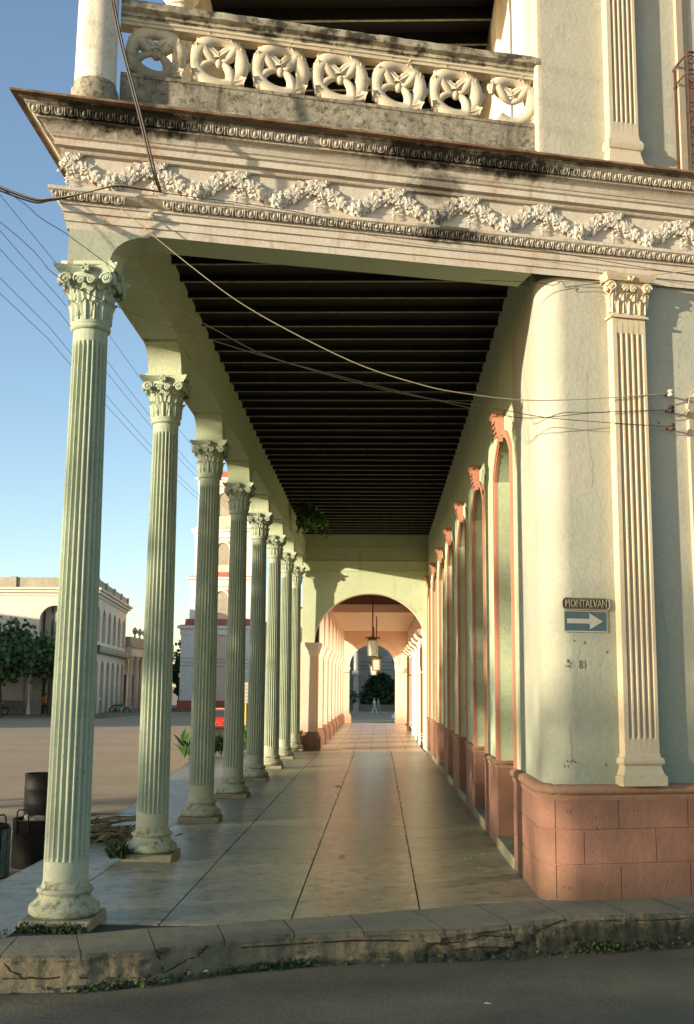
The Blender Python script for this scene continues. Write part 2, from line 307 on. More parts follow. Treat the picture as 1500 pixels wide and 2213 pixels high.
for zi, (t, off) in enumerate([(0, .05), (.02, .002), (.14, -.006), (.28, -.010), (.42, -.014), (.56, -.018), (.70, -.024), (.84, -.034), (1.0, -.055), (1.08, -.10)]):
    row = []
    for k in range(nx + 1):
        x = X0 + (X1 - X0) * k / nx; top = zf(x, 11.5) - .045; bot = kz(x)
        lump = .010 * math.sin(x * 8 + zi * 1.3) * math.sin(x * 3.1 + zi) + .007 * math.sin(x * 21 + zi * 2.1)
        brk = .035 if (.45 < x < 1.55 and .1 < t < .9 and math.sin(x * 6.2 + zi * .9) > .2) else 0
        row.append((x, fy(x) + ero(x) * (1 - t * .5) + off + (lump + brk + rk.uniform(-.006, .006)) * (1 if 0 < zi else 0), top + (bot - top) * t + rk.uniform(-.005, .005)))
    rows.append(row)
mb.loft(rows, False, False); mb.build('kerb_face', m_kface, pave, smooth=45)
def crack(pts, r=.006):                                 # open cracks running over kerb nose and face: (x, depth 0 top .. 1 road)
    P_ = []
    for x, t in pts: top = zf(x, 11.5) - .02; P_.append((x, fy(x) + ero(x) - .006 - .03 * t * t, top + (kz(x) - top) * t))
    Q = []
    for p, q in zip(P_, P_[1:]):
        for k in range(5): t = k / 5; Q.append((p[0] + (q[0] - p[0]) * t + random.uniform(-.006, .006), p[1] + (q[1] - p[1]) * t, p[2] + (q[2] - p[2]) * t + random.uniform(-.008, .008)))
    Q.append(P_[-1]); mb_ = MB(); mb_.tube(Q, [r * random.uniform(.5, 1.5) for _ in Q], 5); mb_.build('crack', m_crack, pave)
m_crack = mat('crack_dirt', (.022, .019, .012), bump=0, fine=0)
for c_ in ([(-1.96, 0), (-1.92, .35), (-1.90, .75)], [(-1.90, .7), (-1.75, .45), (-1.62, .30), (-1.55, .05)], [(-3.2, .15), (-3.1, .45), (-3.02, .6)], [(-3.3, .62), (-2.9, .58), (-2.5, .62)], [(-1.25, .22), (-.6, .25), (-.1, .22), (.3, .3)], [(.25, .1), (.42, .3), (.62, .42), (.9, .30), (1.05, .22), (1.27, .35)], [(1.27, 0), (1.30, .25), (1.34, .7)], [(.62, .42), (.75, .62), (1.0, .55), (1.2, .65)], [(1.27, .3), (1.5, .32), (1.7, .12), (1.85, .0)], [(2.2, .1), (2.7, .16), (3.1, .1)]): crack(c_)
# ------------------------------------------------------------------ ornament meshes
def leaf(mb, M, h, w, curl=.35, mi=0, lob=5):
    nv, nu = 9, 6; rings = []
    for i in range(nv + 1):
        v = i / nv; wid = w * (.55 + .55 * math.sin(min(v * 1.15, 1) * math.pi * .62)) * (1 - max(0, v - .72) / .30 * .75) * (1 + .20 * math.cos(v * lob * 2 * math.pi))
        c = max(0, v - .5) * 2; y = .02 * v + curl * h * c ** 2 * .55; z = h * (v - .16 * c ** 2.5)
        rings.append([(wid * .5 * u, y + .10 * w * (1 - abs(u)) - .16 * w * u * u + .045 * w * math.cos(u * math.pi * 3) , z - .10 * h * abs(u) * (1 if v > .25 else 0)) for u in [(-1 + 2 * k / nu) for k in range(nu + 1)]])
    back = [[(x, y - .025 * (1 if True else 0), z) for x, y, z in r] for r in rings]
    full = [list(r) + list(reversed(b)) for r, b in zip(rings, back)]
    mb.loft(full, True, True, mi, M)
def spiral(mb, M, r, th, turns=1.6, mi=0):
    pts = []; rr = []
    for k in range(22):
        t = k / 21; a = t * turns * 2 * math.pi; q = r * (1 - .78 * t); pts.append((q * math.cos(a), .35 * th * t, q * math.sin(a))); rr.append(th * (1 - .35 * t))
    mb.tube(pts, rr, 6, mi, M); mb.ball((0, .5 * th, 0), r * .30, 8, mi, M)
def RZ(a): return Matrix.Rotation(a, 4, 'Z')
def column_capital(n=8):
    mb = MB()          # z 0 .. .62 above the astragal
    mb.lathe([(.19, 0), (.205, .02), (.205, .06), (.20, .1), (.205, .28), (.225, .42), (.27, .53), (.27, .54)], 28)
    for k in range(n):
        leaf(mb, RZ(2 * math.pi * k / n) @ Matrix.Translation((0, .198, .045)), .26, .175, .34)
        leaf(mb, RZ(2 * math.pi * (k + .5) / n) @ Matrix.Translation((0, .195, .05)), .41, .17, .34)
    for k in range(4):
        a = math.pi / 4 + k * math.pi / 2; C = RZ(a)
        for sgn in (-1, 1):
            spiral(mb, C @ RZ(sgn * .72) @ Matrix.Translation((sgn * -.235, .265, .455)) @ Matrix.Diagonal((sgn, 1, 1, 1)), .062, .022)
        leaf(mb, C @ Matrix.Translation((0, .22, .22)), .22, .13, .5)
        F = RZ(k * math.pi / 2)
        for sgn in (-1, 1): spiral(mb, F @ Matrix.Translation((sgn * .055, .275, .445)) @ Matrix.Diagonal((sgn, 1, 1, 1)), .042, .017)
        mb.ball((0, .285, .565), (.05, .035, .05), 8, 0, F, .1)
        for q in range(5): mb.ball((.035 * math.cos(q * 1.257), .31, .565 + .035 * math.sin(q * 1.257)), .018, 6, 0, F)
    def aba(hw, z, cut):
        pts = []
        for k in range(4):
            a0 = k * math.pi / 2
            for t in range(9):
                u = -1 + t / 4; x = u * hw; y = hw - cut * (1 - u * u); x2 = x * (1 - .0)
                c, s_ = math.cos(a0), math.sin(a0); pts.append((x2 * c - y * s_ if True else 0, x2 * s_ + y * c, z))
        ctr = [(0, 0)]; pts.sort(key=lambda p: math.atan2(p[1], p[0])); return pts
    mb.loft([aba(.285, .525, .085), aba(.295, .545, .085), aba(.325, .575, .09), aba(.335, .615, .09)])
    return mb.mesh('capital', m_col, 35)
def fluted_shaft(r0, r1, z0, z1, flb, flt, n=22, seg=6):
    mb = MB(); N = n * seg; rings = []
    def ring(z, dep):
        t = (z - z0) / (z1 - z0); r = r0 + (r1 - r0) * t ** 1.4; out = []
        for k in range(N):
            ph = (k % seg) / seg; d = 0
            if ph >= .18: d = dep * math.sin((ph - .18) / .82 * math.pi)
            out.append((((r - d) * math.cos(2 * math.pi * k / N)), ((r - d) * math.sin(2 * math.pi * k / N)), z))
        return out
    D = .030
    zs = [(z0, 0), (flb, 0), (flb + .004, D * .55), (flb + .03, D * .95), (flb + .06, D)] + [(flb + (flt - flb) * q, D) for q in (.2, .4, .6, .8)] + [(flt - .06, D), (flt - .03, D * .8), (flt - .006, D * .35), (flt, 0), (z1, 0)]
    mb.loft([ring(z, d) for z, d in zs]); return mb

# ------------------------------------------------------------------ the green portico building
PB = thing('portico_building', 'mint green corner building with fluted columns, ornate cornice and terracotta dado', 'building', (0, 20, 0))
CX_, CY_ = -3.06, [11.25 + 4.2 * i for i in range(8)]
sh = fluted_shaft(.217, .178, .34, 5.985, .60, 5.83); sh.lathe([(.182, 5.955), (.205, 5.97), (.212, 5.99), (.205, 6.01), (.185, 6.025)], 28); me_shaft = sh.mesh('column', m_col, 40)
mb = MB(); mb.lathe([(.30, .085), (.335, .11), (.345, .15), (.33, .195), (.295, .215), (.29, .225), (.265, .245), (.248, .275), (.25, .295), (.268, .305), (.275, .325), (.262, .345), (.235, .355), (.225, .38), (.217, .42)], 36); me_base = mb.mesh('base', m_base, 35)
me_cap = column_capital()
me_pl = [None] * 4
for q in range(4): mb = MB(); mb.cbox(-.34, -.34, -.02, .34, .34, .088, .014, j=.006); me_pl[q] = mb.mesh('plinth', m_plinth)
def bracket_profile(w, z0, z1, rx, side=(1, 1), n=10):        # concave quarter curves carrying the beam
    pts = [(-w, z0), (w, z0)]; h = z1 - z0 - .05
    L_ = []
    for sg in (1, -1):
        s_ = [(sg * (w + rx - rx * math.cos(math.pi / 2 * k / n)), z0 + .05 + h * math.sin(math.pi / 2 * k / n) * .86) for k in range(n + 1)] + [(sg * (w + rx + .012), z0 + .05 + h * .86), (sg * (w + rx + .012), z1)]
        if not side[0 if sg == 1 else 1]: s_ = [(sg * w, z1)]
        L_.append(s_)
    return [(-w, z0), (w, z0)] + L_[0] + list(reversed(L_[1]))
ZB = 7.06
mb = MB(); pr = bracket_profile(.215, 6.62, ZB, .36); mb.poly([(-.235, y, z) for y, z in pr], (.47, 0, 0)); mb.cbox(-.26, -.26, 6.612, .26, .26, 6.66, .008); me_imp = mb.mesh('impost_block', m_green, 30)
cols = []
for i, y in enumerate(CY_):
    M0 = T(CX_, y, 0)
    c = link('column', me_shaft, PB, M0 @ RZ(i * .37)); cols.append(c)
    link('plinth', me_pl[i % 4], c, M0); link('base', me_base, c, M0 @ RZ(i)); link('capital', me_cap, c, M0 @ Matrix.Translation((0, 0, 6.0)))
    if i: link('impost_block', me_imp, c, M0)
# corner block over the first column: bracket towards the wall (front) and towards the second column
mb = MB(); pr = bracket_profile(.215, 6.62, 7.03, .38, (1, 0)); mb.poly([FP(.0 + a, .0, z) for a, z in pr], FN * -.47); mb.build('impost_bracket', m_imp, cols[0], 30); mb = MB()
pr = bracket_profile(.215, 6.62, ZB, .36, (1, 0)); mb.poly([(CX_ - .232, CY_[0] + .10 + y, z) for y, z in pr], (.458, 0, 0)); mb.cbox(CX_ - .27, CY_[0] - .27, 6.612, CX_ + .27, CY_[0] + .27, 6.66, .008)
mb.build('impost_block', m_green, cols[0], 30)
# longitudinal beam carried by the columns
mb = MB(); ysb = [CY_[0] + .2] + [CY_[0] + .3 + 1.05 * k for k in range(1, 29)] + [41.28]
rings = []
for y in ysb:
    j = random.uniform(-.012, .012); rings.append([(-2.77 + j, y, ZB - .02 + random.uniform(-.006, .006)), (-2.77 + j * .5, y, 8.05), (-3.32, y, 8.05), (-3.32, y, ZB - .02)])
mb.loft(rings); mb.build('beam', m_green, PB, 20)
# ------- entablature: architrave fascias, frieze, cornice (profile p, z), swept side - corner - front
PRO = [(-.004, 7.0), (.0, 7.0), (.004, 7.075), (.022, 7.082), (.022, 7.165), (.042, 7.173), (.042, 7.243), (.062, 7.25), (.066, 7.278), (.05, 7.285), (.085, 7.30), (.135, 7.345), (.156, 7.36), (.158, 7.395), (.02, 7.405), (.02, 7.80), (.06, 7.812), (.075, 7.835), (.075, 7.85), (.125, 7.862), (.125, 7.93), (.150, 7.945), (.160, 7.972), (.172, 7.98), (.195, 8.03), (.245, 8.066), (.27, 8.072), (.272, 8.092), (.262, 8.10), (.30, 8.112), (.345, 8.165), (.362, 8.182), (.362, 8.196), (.40, 8.206), (.405, 8.218)]
LIP = [(.40, 8.214), (.468, 8.222), (.470, 8.246), (.43, 8.262), (-.45, 8.268)]
def cornerq(P):
    X0_ = -3.05 - .235 - P; s_ = (X0_ - FO.x - P * FN.x) / FU.x; return FP(s_, P, 0)
def sweep_ent(pro, mi_name, m_, parent, s1=9.5, name='cornice', n=26):
    mb = MB(); rings = []
    for y in (41.3, 30, 20): rings.append([(-3.285 - p, y, z) for p, z in pro])
    rings.append([(cornerq(p).x, cornerq(p).y, z) for p, z in pro])
    for k in range(1, n + 1):
        s_ = s1 * k / n; rings.append([tuple(FP(s_, p + random.uniform(-.003, .003), z + random.uniform(-.002, .002))) for p, z in pro])
    mb.loft(rings, False, False); return mb.build(name, m_, parent, 28)
corn = sweep_ent(PRO, 0, m_ent, PB, name='cornice')
sweep_ent(LIP, 0, m_lip, corn, name='cornice_edge', n=60)
mb = MB(); mb.add([FP(.30, -.001, 7.004), FP(4.95, -.001, 7.004), FP(4.95, -.46, 7.004), FP(.30, -.46, 7.004)], [(0, 1, 2, 3)]); mb.add([FP(.2, -.46, 7.004), FP(5.1, -.46, 7.004), FP(5.1, -.46, 8.0), FP(.2, -.46, 8.0)], [(0, 1, 2, 3)]); mb.build('lintel_soffit', m_green, PB)
# egg-and-dart units
mb = MB()
mb.ball((0, .012, -.004), (.027, .028, .040), 10)
rim = [(.042 * math.cos(a), .022 + .004, -.050 * math.sin(a) + .012) for a in [math.pi * k / 10 for k in range(11)]]
rim = [(-.042, .02, .045)] + [(-x, y, z) for x, y, z in rim] + [(.042, .02, .045)]
mb.tube(rim, .0085, 6)
mb.poly([(.0535, .0, .045), (.0735, .0, .045), (.066, .0, -.035), (.061, .0, -.035)], (0, .030, 0))
mb.tube([(.0635, .03, .045), (.0635, .034, -.04)], [.007, .003], 6)
me_egg = mb.mesh('egg_ornament', m_orn, 45)
def eggs(s0, s1, p, z, tilt, sc, step=.127, skip=()):
    k = 0; s_ = s0
    while s_ < s1:
        if not any(a < s_ < b for a, b in skip):
            Mx = FM @ Matrix.Translation((s_, p, z)) @ Matrix.Rotation(tilt, 4, 'X') @ Matrix.Diagonal((sc, sc, sc, 1)) @ Matrix.Rotation(random.uniform(-.03, .03), 4, 'Y')
            link('egg_ornament', me_egg, corn, Mx)
        s_ += step
eggs(-.62, 8.2, .300, 8.142, R(-34), .95, skip=((2.23, 2.42),))
eggs(-.36, 8.2, .098, 7.326, R(-38), .92, skip=((.36, .72),))
# festoons
def garland():
    mb = MB(); rnd = random.Random(3)
    def rose(x, z, r, p=.03):
        mb.ball((x, p * .7, z), (r, r * .6, r), 8, j=.06)
        for ring_, (q, n_, tl) in enumerate(((.85, 6, .35), (.5, 5, .75))):
            for k in range(n_):
                a = 2 * math.pi * k / n_ + ring_; mb.ball((x + r * q * math.cos(a), p + r * tl, z + r * q * math.sin(a)), (r * .45, r * .35, r * .45), 6, j=.12)
        mb.ball((x, p + r * .85, z), r * .28, 6)
    def leafy(x, z, r):
        a = rnd.uniform(0, 6.28); c, s_ = math.cos(a) * r, math.sin(a) * r
        mb.add([(x - c, .035, z - s_), (x + s_ * .5, .07, z - c * .5), (x + c, .05, z + s_), (x - s_ * .5, .07, z + c * .5), (x, .03, z)], [(0, 1, 3), (1, 2, 3), (0, 4, 1), (2, 1, 4), (0, 3, 4), (2, 4, 3)])
    L = .88
    for k in range(21):
        t = k / 20; x = -L / 2 + L * t; z = .02 + .095 * math.cos(2 * math.pi * t) + rnd.uniform(-.015, .015)
        r = .030 + .018 * math.sin(math.pi * t) + rnd.uniform(-.004, .008)
        if k == 10: rose(x + .02, z - .01, .075, .045)
        elif k % 3 == 1: rose(x, z, r * 1.12)
        else: mb.ball((x, .022, z), (r * .9, r * .75, r * .8), 7, j=.25)
        for q in range(7): leafy(x + rnd.uniform(-.05, .05), z + rnd.uniform(-.085, .085), rnd.uniform(.035, .07))
        mb.ball((x + rnd.uniform(-.04, .04), .02, z + rnd.uniform(-.06, .06)), rnd.uniform(.016, .03), 6, j=.3)
    for k in range(7): mb.ball((-L / 2 + rnd.uniform(-.07, .07), .035, .13 + rnd.uniform(-.06, .05)), rnd.uniform(.018, .036), 7, j=.2)
    for sgn in (-1, 1):
        for k in range(4): leafy(-L / 2 + sgn * .05 * k * .5, .10 - .035 * k, .035)
    for k in range(8): leafy(-L / 2 + .03 + rnd.uniform(-.03, .05), -.01 - .024 * k, .024)
    mb.v = [(x + rnd.uniform(-.005, .005), y + rnd.uniform(-.005, .005), z + rnd.uniform(-.006, .006)) for x, y, z in [(a_, b_ * .72, c_) for a_, b_, c_ in mb.v]]
    return mb.mesh('garland', m_orn, 35)
me_gar = garland()
for k in range(9):
    link('garland', me_gar, corn, FM @ Matrix.Translation((.17 + k * .885, .02, 7.61)))
# ------------------------------------------------------------------ walls of the building
XW = 1.80; DOORS = [15.9 + 4.0 * k for k in range(7)]; DW = 1.05; ZSP, ZCR = 5.42, 5.86
def arch_z(t): return ZSP + (ZCR - ZSP) * (1 - abs(t) ** 2.2)      # t in -1..1 across the door head
TIP = Vector((XW, 0)); st = (XW - FO.x + .05 * FN.x) / FU.x
def plan_path(off, ystart, s_end, nseg=14, rad=.27):
    # corridor face x = XW - off, facade face p = -.05 + off, joined by an arc
    x = XW - off; p = -.05 + off; s_t = (x - FO.x - p * FN.x) / FU.x; tip = FP(s_t, p, 0)
    half = (math.pi / 2 - SA) / 2; r = rad + off; Lt = r / math.tan(half)
    d1 = Vector((0, 1, 0)); d2 = FU; bis = (d1 + d2).normalized(); cen = tip + bis * (r / math.sin(half))
    a = tip + d1 * Lt; b = tip + d2 * Lt
    va = a - cen; vb = b - cen; a0 = math.atan2(va.y, va.x); a1 = math.atan2(vb.y, vb.x)
    if a1 < a0: a1 += 2 * math.pi
    pts = [(x, ystart)]
    for k in range(nseg + 1):
        t = a0 + (a1 - a0) * k / nseg; pts.append((cen.x + r * math.cos(t), cen.y + r * math.sin(t)))
    e = FP(s_end, p, 0); sb = (b - FO).dot(FU)
    k = 1
    while sb + k * .4 < s_end: q = FP(sb + k * .4, p, 0); pts.append((q.x, q.y)); k += 1
    pts.append((e.x, e.y)); return pts
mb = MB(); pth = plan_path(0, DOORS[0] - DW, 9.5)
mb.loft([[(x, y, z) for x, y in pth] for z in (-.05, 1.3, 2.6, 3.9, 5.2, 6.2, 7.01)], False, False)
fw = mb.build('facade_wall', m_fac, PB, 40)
def along(p, t0, t1):                                  # part of a polyline between two arc lengths
    d = [0]
    for a, b in zip(p, p[1:]): d.append(d[-1] + math.dist(a, b))
    f = lambda t: (float(np.interp(t, d, [q[0] for q in p])), float(np.interp(t, d, [q[1] for q in p])))
    return [f(t0)] + [p[i] for i in range(len(p)) if t0 + .004 < d[i] < t1 - .004] + [f(t1)]
# dado blocks of the front and of the rounded corner
po, pi_ = plan_path(.062, 14.86, 9.5), plan_path(.02, 14.86, 9.5)
def plen(p): return sum(math.dist(a, b) for a, b in zip(p, p[1:]))
LO, LI = plen(po), plen(pi_); end_s = 9.5
def s2t(s_, p, L_): return L_ - (end_s - s_)
TCO = LO - (end_s - 5.11)
def dado_block(t0, t1, z0, z1, jt=.006, hollow=False):
    o = along(po, t0 + jt, t1 - jt); q = [(x, y) for x, y in o]
    # inner line: shift towards the wall
    inn = []
    for i, (x, y) in enumerate(o):
        a = o[max(i - 1, 0)]; b = o[min(i + 1, len(o) - 1)]; d = Vector((b[0] - a[0], b[1] - a[1])); d.normalize(); nrm = Vector((-d.y, d.x)) ; inn.append((x + nrm.x * .05, y + nrm.y * .05))
    ring = lambda z, k: [(x + (ix - x) * k, y + (iy - y) * k, z) for (x, y), (ix, iy) in zip(o, inn)] + [(ix, iy, z) for ix, iy in reversed(inn)]
    mbk = MB(); mbk.loft([ring(z0 + jt, .12), ring(z0 + jt + .006, 0), ring(z1 - jt - .006, 0), ring(z1 - jt, .12)]); return mbk.build('dado_block', m_dado, fw, 25)
T0 = .0
for (z0, z1, cuts) in [(-.03, .44, [5.11, 5.84, 6.66, 7.43, 8.2]), (.44, .80, [5.11, 5.42, 6.26, 7.05, 7.85]), (.80, 1.13, [5.11, 5.83, 6.65, 7.4, 8.2])]:
    ts = [0] + [LO - (end_s - c) for c in cuts] + [LO - .01]
    for a, b in zip(ts, ts[1:]): dado_block(a, b, z0, z1, .006)
mb = MB(); bk = plan_path(.052, 14.86, 9.5); mb.loft([[(x, y, z) for x, y in bk] for z in (-.05, 1.14)], False, False); mb.build('dado_joint_mortar', m_dado, fw, 40)
def mould(path_off, y0, s1, z, parent, rad=.042):
    mbm = MB(); rings = []
    pro = [(.0, -.115), (.068, -.115), (.068, -.10), (.075, -.095), (.075, -.075), (.066, -.07), (.066, -.055), (.09, -.05), (.108, -.025), (.108, .0), (.09, .03), (.06, .045), (.0, .05)]
    cols_ = [plan_path(o_, y0, s1) for o_, _ in pro]; n_ = min(len(c) for c in cols_)
    for i in range(n_):
        ch = random.choice([0, 0, 0, 0, .012]) ; rings.append([(c[i][0], c[i][1], z + dz - (ch if dz > -.06 else 0)) for c, (_, dz) in zip(cols_, pro)])
    mbm.loft(rings, False, False); return mbm.build('dado_moulding', m_dadoT, parent, 50)
mould(0, 14.87, 9.5, 1.225, fw)
# corridor wall with its door openings
mb = MB(); y_prev = DOORS[0] - DW
for k, yc in enumerate(DOORS):
    nxt = DOORS[k + 1] - DW if k + 1 < len(DOORS) else 41.3; a, b = yc - DW, yc + DW; n = 14
    yy = [a + (b - a) * i / n for i in range(n + 1)]; zz_ = [arch_z(-1 + 2 * i / n) for i in range(n + 1)]
    mb.loft([[(XW, y, z) for y, z in zip(yy, zz_)], [(XW, y, 6.7) for y in yy], [(XW, y, 8.1) for y in yy]], False, False)
    mb.loft([[(XW, y, z) for y, z in zip(yy, zz_)], [(XW + .55, y, z) for y, z in zip(yy, zz_)]], False, False)
    for y in (a, b): mb.add([(XW, y, -.02), (XW + .55, y, -.02), (XW + .55, y, ZSP), (XW, y, ZSP)], [(0, 1, 2, 3)])
    mb.loft([[(XW, y, z) for y in (b, (b + nxt) / 2, nxt)] for z in (-.02, 1.3, 3, 5.4, 6.7, 8.1)], False, False)
mb.loft([[(XW, y, z) for y in (12.5, 13.6, DOORS[0] - DW)] for z in (7.0, 8.1)], False, False)
cw = mb.build('corridor_wall', m_green, PB, 30)
# raised band round each door, pink trim, keystone, step, door leaves
def door_path(w, dz, n=16):
    return [(-w, 1.18)] + [(-w + 2 * w * i / n, arch_z(-1 + 2 * i / n) + dz) for i in range(n + 1)] + [(w, 1.18)]
def band(mb, w0, w1, dz0, dz1, x0, x1):
    A = door_path(w0, dz0); B = door_path(w1, dz1)
    mb.loft([[(x0, y, z) for y, z in A], [(x1, y, z) for y, z in A], [(x1, y, z) for y, z in B], [(x0, y, z) for y, z in B]], False, False)
mb = MB(); band(mb, DW - .002, DW + .30, -.002, .30, XW + .01, XW - .022); me_band = mb.mesh('door_surround', m_green, 30)
mb = MB(); band(mb, DW - .004, DW + .055, -.004, .055, XW, XW - .045); band(mb, DW + .035, DW + .095, .035, .095, XW, XW - .062); me_trim = mb.mesh('door_trim', m_trim, 30)
mb = MB(); pr = [(0, 0), (-.05, .0), (-.075, .03), (-.06, .07), (-.085, .14), (-.105, .24), (-.10, .30), (-.135, .33), (-.15, .38), (-.13, .43), (-.09, .44), (0, .44)]
mb.loft([[(XW - .03 + x * .8, y * (1 + .55 * z / .44), ZCR - .05 + z) for x, z in pr] for y in (-.10, -.088)] , True, True)
mb.loft([[(XW - .03 + x, y * (1 + .55 * z / .44), ZCR - .05 + z) for x, z in pr] for y in (-.088, -.05, 0, .05, .088)], True, True)
mb.loft([[(XW - .03 + x * .8, y * (1 + .55 * z / .44), ZCR - .05 + z) for x, z in pr] for y in (.088, .10)], True, True)
mb.tube([(XW - .16, -.17, ZCR + .345), (XW - .16, .17, ZCR + .345)], .042, 10); 
for q in range(4): mb.tube([(XW - .118 - .012 * q, -.06, ZCR + .04 + .07 * q), (XW - .135 - .012 * q, 0, ZCR + .02 + .07 * q), (XW - .118 - .012 * q, .06, ZCR + .04 + .07 * q)], .014, 6)
me_key = mb.mesh('keystone', m_trim, 40)
mb = MB(); mb.cbox(XW - .075, -DW + .01, -.01, XW + .5, DW - .01, .15, .012); me_step = mb.mesh('door_step', m_kerb)
m_door = mat('green_door_wood', (.10, .13, .07), (.08, .10, .06), 6, .6, bs=60)
mb = MB()
for sg in (-1, 1):
    mb.box(XW + .40, min(0, sg * DW) + .01, .15, XW + .45, max(0, sg * DW) - .01, 5.9)
    for z0, z1 in ((.35, 1.2), (1.4, 2.6), (2.8, 4.1), (4.3, 5.2)): mb.cbox(XW + .375, sg * .52 - .34, z0, XW + .41, sg * .52 + .34, z1, .02)
me_door = mb.mesh('door_leaf', m_door)
for k, yc in enumerate(DOORS):
    M0 = T(0, yc, 0)
    link('door_surround', me_band, cw, M0); link('door_trim', me_trim, cw, M0); link('keystone', me_key, cw, M0); link('door_step', me_step, cw, M0); link('door_leaf', me_door, cw, M0)
    nxt = DOORS[k + 1] - DW if k + 1 < len(DOORS) else 41.26
    mb = MB(); a, b = yc + DW, nxt
    mb.cbox(XW - .058, a - .012, -.02, XW + .30, b + .012, 1.16, .012)
    pier = mb.build('pier_dado', m_dado, cw)
    mb = MB(); mb.cbox(XW - .095, a - .04, 1.165, XW + .26, b + .04, 1.235, .032); mb.cbox(XW - .07, a - .02, 1.12, XW + .26, b + .02, 1.172, .008); mb.build('dado_moulding', m_dadoT, pier, 40)
    mb = MB(); mb.cbox(XW - .020, (a + b) / 2 - .33, 1.24, XW + .01, (a + b) / 2 + .33, 6.5, .008); mb.build('pier_panel', m_green, cw)
mb = MB(); mb.cbox(XW + .0, DOORS[0] - DW - .02, -.02, XW + .30, DOORS[0] - DW + .012, 1.16, .010); mb.build('pier_dado', m_dado, cw)
# ceiling of the portico
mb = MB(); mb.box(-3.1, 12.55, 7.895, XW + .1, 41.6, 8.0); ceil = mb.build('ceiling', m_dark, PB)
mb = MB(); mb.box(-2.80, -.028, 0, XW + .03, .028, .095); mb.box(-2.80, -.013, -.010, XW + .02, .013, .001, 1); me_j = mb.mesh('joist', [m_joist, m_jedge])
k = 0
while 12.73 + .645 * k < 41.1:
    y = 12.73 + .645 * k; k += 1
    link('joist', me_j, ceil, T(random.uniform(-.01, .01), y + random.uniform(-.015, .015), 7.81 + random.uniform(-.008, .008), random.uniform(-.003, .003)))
# end wall with its round arch
YE = 41.3; AX, AR, AZ0 = -.35, 2.05, 3.87
def arch_wall(mb, x0, x1, ztop, y0, y1, ax, ar, az, rise, n=28, mi=0):
    xs_ = [ax - ar * math.cos(math.pi * i / n) for i in range(n + 1)]; zs_ = [az + rise * math.sin(math.pi * i / n) for i in range(n + 1)]
    for y in (y0, y1):
        mb.loft([[(x, y, z) for x, z in zip(xs_, zs_)], [(x, y, ztop) for x in xs_]], False, False, mi)
        for a, b in ((x0, ax - ar), (ax + ar, x1)):
            if b - a > .02: mb.add([(a, y, -.01), (b, y, -.01), (b, y, ztop), (a, y, ztop)], [(0, 1, 2, 3)], mi)
    mb.loft([[(x, y0, z) for x, z in zip(xs_, zs_)], [(x, y1, z) for x, z in zip(xs_, zs_)]], False, False, mi + 1)
    for x in (ax - ar, ax + ar): mb.add([(x, y0, -.01), (x, y1, -.01), (x, y1, az), (x, y0, az)], [(0, 1, 2, 3)], mi + 1)
mb = MB(); arch_wall(mb, -2.86, 2.3, 8.05, YE, YE + .55, AX, AR, AZ0, 1.84); ew = mb.build('end_wall', [m_green, m_peach], PB, 30)
mb = MB()
for z0, z1, d in ((6.86, 6.93, .05), (6.52, 6.55, .025), (7.42, 7.44, .02)): mb.cbox(-2.76, YE - d, z0, XW - .01, YE + .02, z1, .006)
mb.build('string_course', m_green, ew)
for px in (-2.62, ):
    mb = MB(); mb.cbox(px - .30, YE - .10, .0, px + .30, YE - .002, 3.45, .01); mb.build('pier', m_pink, ew)
    mb = MB(); mb.loft([[(px - w, YE - .11 - (w - .31), z), (px + w, YE - .11 - (w - .31), z), (px + w, YE + .3, z), (px - w, YE + .3, z)] for w, z in ((.315, 3.40), (.315, 3.46), (.34, 3.50), (.34, 3.58), (.37, 3.66), (.41, 3.76), (.42, 3.80), (.42, 3.88))]); mb.build('pier_capital', m_peach, ew, 20)
    mb = MB(); mb.loft([[(px - w, YE - .11 - (w - .31), z), (px + w, YE - .11 - (w - .31), z), (px + w, YE + .3, z), (px - w, YE + .3, z)] for w, z in ((.40, -.01), (.40, .45), (.385, .5), (.34, .60), (.32, .66))]); mb.build('pier_base', m_dado, ew, 20)
